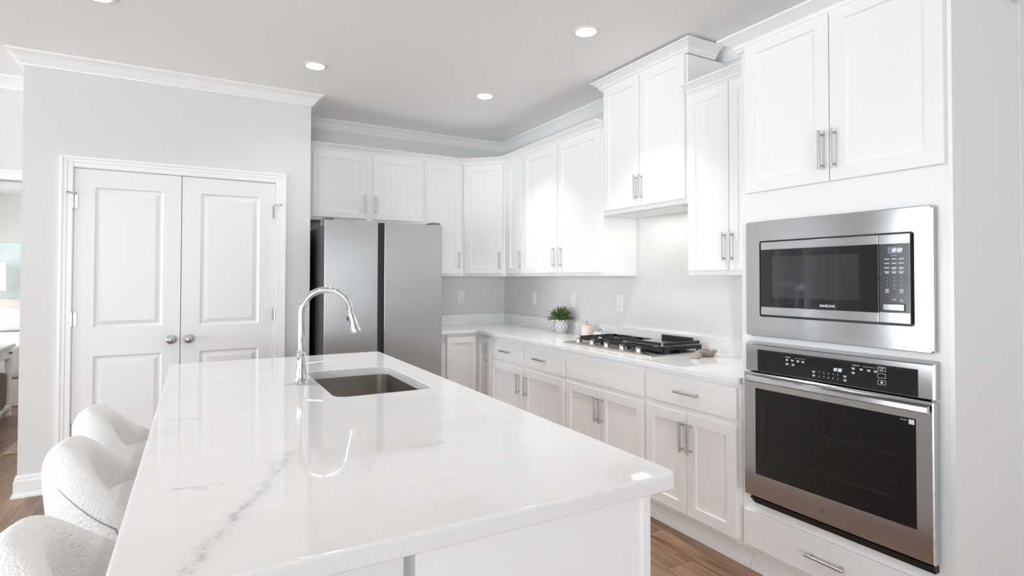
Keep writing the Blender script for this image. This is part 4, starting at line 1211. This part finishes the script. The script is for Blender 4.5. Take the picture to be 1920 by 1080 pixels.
copy_thing(st, (-0.140, 2.675, 0), R(0), 'white boucle barrel-back stool nearest the pantry doors')

# ------------------------------------------------------------------ ceiling lights
lt0 = None
for i, (x, y, lab) in enumerate(((0.683, 3.935, 'glowing recessed ceiling light in front of the pantry corner'), (1.961, 3.927, 'glowing recessed ceiling light nearest the kitchen corner'),
                                 (1.957, 2.604, 'glowing recessed ceiling light in front of the range cabinet'), (-0.455, 3.50, 'recessed ceiling light cut by the top edge of the view'), (0.683, 2.604, 'added unseen recessed ceiling light over the sink'),
                                 (0.683, 1.25, 'added unseen recessed ceiling light over the near end of the island'), (-0.455, 1.25, 'added unseen recessed ceiling light above the bar stools'))):
    if i >= 4: pass  # lights from the sink one onward are unseen, added to brighten the room
    t = thing('recessed_light', lab, 'ceiling light', (x, y, CZ), 0, 'recessed ceiling lights')
    mb = MB(); mb.lathe([(0.080, -0.0005), (0.080, -0.004), (0.073, -0.006), (0.059, -0.005), (0.058, -0.0005)], n=40); mb.build('trim_ring', PLASTIC, t)
    mb = MB(); mb.lathe([(0.058, -0.0008), (0.058, -0.0055), (0.001, -0.006)], n=32); mb.build('lens', LENS, t)
    area('lamp', (0, 0, -0.012), (0, 0, 0), 0.10, 0.10, 4.9 if x > 1.5 else 1.8, (0.97, 0.985, 1.0), parent=t, shape='DISK', spread=90 if x > 1.5 else 130)

# ------------------------------------------------------------------ furniture beyond the doorway
cs = thing('console_table', 'white console table with drawer knob and lower shelf beyond the doorway', 'table', (-1.85, 6.75, 0))
TX0, TX1, TY0, TY1 = -2.10, -1.585, 6.15, 7.38
mb = MB(); mb.box(TX0, TX1, TY0, TY1, 0.690, 0.720, 0.005); mb.build('table_top', TRIM, cs, world=True)
mb = MB(); mb.box(TX0+0.03, TX1-0.02, TY0+0.03, TY1-0.03, 0.590, 0.690, 0.003); mb.build('apron', TRIM, cs, world=True)
mb = MB(); mb.box(TX1-0.0195, TX1-0.010, 6.95, 7.27, 0.602, 0.680, 0.002); o = mb.build('drawer', TRIM, cs, world=True)
mb = MB(); mb.tube([(TX1-0.010, 7.20, 0.643), (TX1+0.006, 7.20, 0.643), (TX1+0.012, 7.20, 0.643)], [0.006, 0.008, 0.016], 14); mb.build('knob', BRONZE, o, world=True)
for x in (TX0+0.055, TX1-0.045):
    for y in (TY0+0.055, TY1-0.055):
        mb = MB(); mb.lathe([(0.030, 0.0), (0.036, 0.01), (0.036, 0.03), (0.028, 0.045), (0.030, 0.06)] + [(0.030, 0.119), (0.024, 0.14), (0.026, 0.30), (0.030, 0.46), (0.036, 0.50), (0.026, 0.53), (0.034, 0.56), (0.034, 0.589)], (x, y, 0), 20); mb.build('leg', TRIM, cs, world=True)
mb = MB(); mb.box(TX0+0.03, TX1-0.020, TY0+0.03, TY1-0.03, 0.085, 0.110, 0.003); mb.build('shelf', TRIM, cs, world=True)
mb = MB(); mb.box(-2.02, -1.618, 6.30, 7.265, 0.1105, 0.45, 0.03); tag(mb.build('storage_basket', WICKER), 'grey-brown woven basket on the console table shelf', 'basket')
mb = MB(); mb.box(-1.305, -0.62, 5.765, 7.78, 0.0005, 0.012, 0.004); tag(mb.build('rug', JUTE), 'beige jute rug corner on the bedroom floor', 'rug')
bd = thing('bed', 'white bed with linen bedding beyond the console table', 'bed', (-1.45, 8.9, 0))
mb = MB(); mb.box(-2.33, -0.62, 7.85, 9.95, 0.0, 0.30, 0.02); mb.build('bed_base', TRIM, bd, world=True)
mb = MB(); mb.box(-2.36, -0.58, 7.82, 9.93, 0.301, 0.66, 0.06); mb.build('mattress', BEDLINEN, bd, world=True)
def pillow(label, x, y, z, w, h, t, tilt):
    b = bmesh.new(); bmesh.ops.create_cube(b, size=1); bmesh.ops.subdivide_edges(b, edges=b.edges[:], cuts=6, use_grid_fill=True)
    for v in b.verts:
        ex, ez = abs(v.co.x)*2, abs(v.co.z)*2
        f = math.sqrt(max(0, (1-ex**3)*(1-ez**3)))*0.9+0.1
        v.co = Vector((v.co.x*w, v.co.y*t*f, v.co.z*h))
    m = MB(); m.merge(b, Matrix.Translation((x, y, z)) @ Matrix.Rotation(R(tilt), 4, 'X'))
    tag(m.build('pillow', PILLOW, mods=1, sharp=180), label, 'pillow', 'pillows on the bed')
pillow('cream pillow standing upright at the head of the bed', -1.98, 10.03, 0.875, 0.78, 0.42, 0.14, -4)
pillow('white pillow leaning in front of the upright cream pillow', -1.98, 9.80, 0.825, 0.74, 0.30, 0.14, -8)
LP = thing('table_lamp', 'lamp with warm glowing drum shade by the blue palm wallpaper', 'lamp', (-2.45, 9.95, 0.62))
ns = thing('nightstand', 'white nightstand under the glowing lamp', 'nightstand', (-2.625, 9.96, 0))
mb = MB(); mb.box(-0.22, 0.22, -0.2, 0.2, 0.0, 0.60, 0.01); mb.build('body', TRIM, ns)
mb = MB(); mb.box(-0.24, 0.24, -0.22, 0.22, 0.601, 0.62, 0.004); mb.build('top', TRIM, ns)
mb = MB(); mb.lathe([(0.07, 0.0005), (0.08, 0.01), (0.05, 0.05), (0.07, 0.15), (0.09, 0.25), (0.05, 0.38), (0.012, 0.43), (0.012, 0.58)], n=28); mb.build('lamp_base', CERAMIC, LP)
mb = MB(); mb.lathe([(0.20, 0.585), (0.19, 0.97), (0.188, 0.97), (0.198, 0.585)], n=36, cap0=False, cap1=False); mb.build('lamp_shade', LAMPSH, LP)
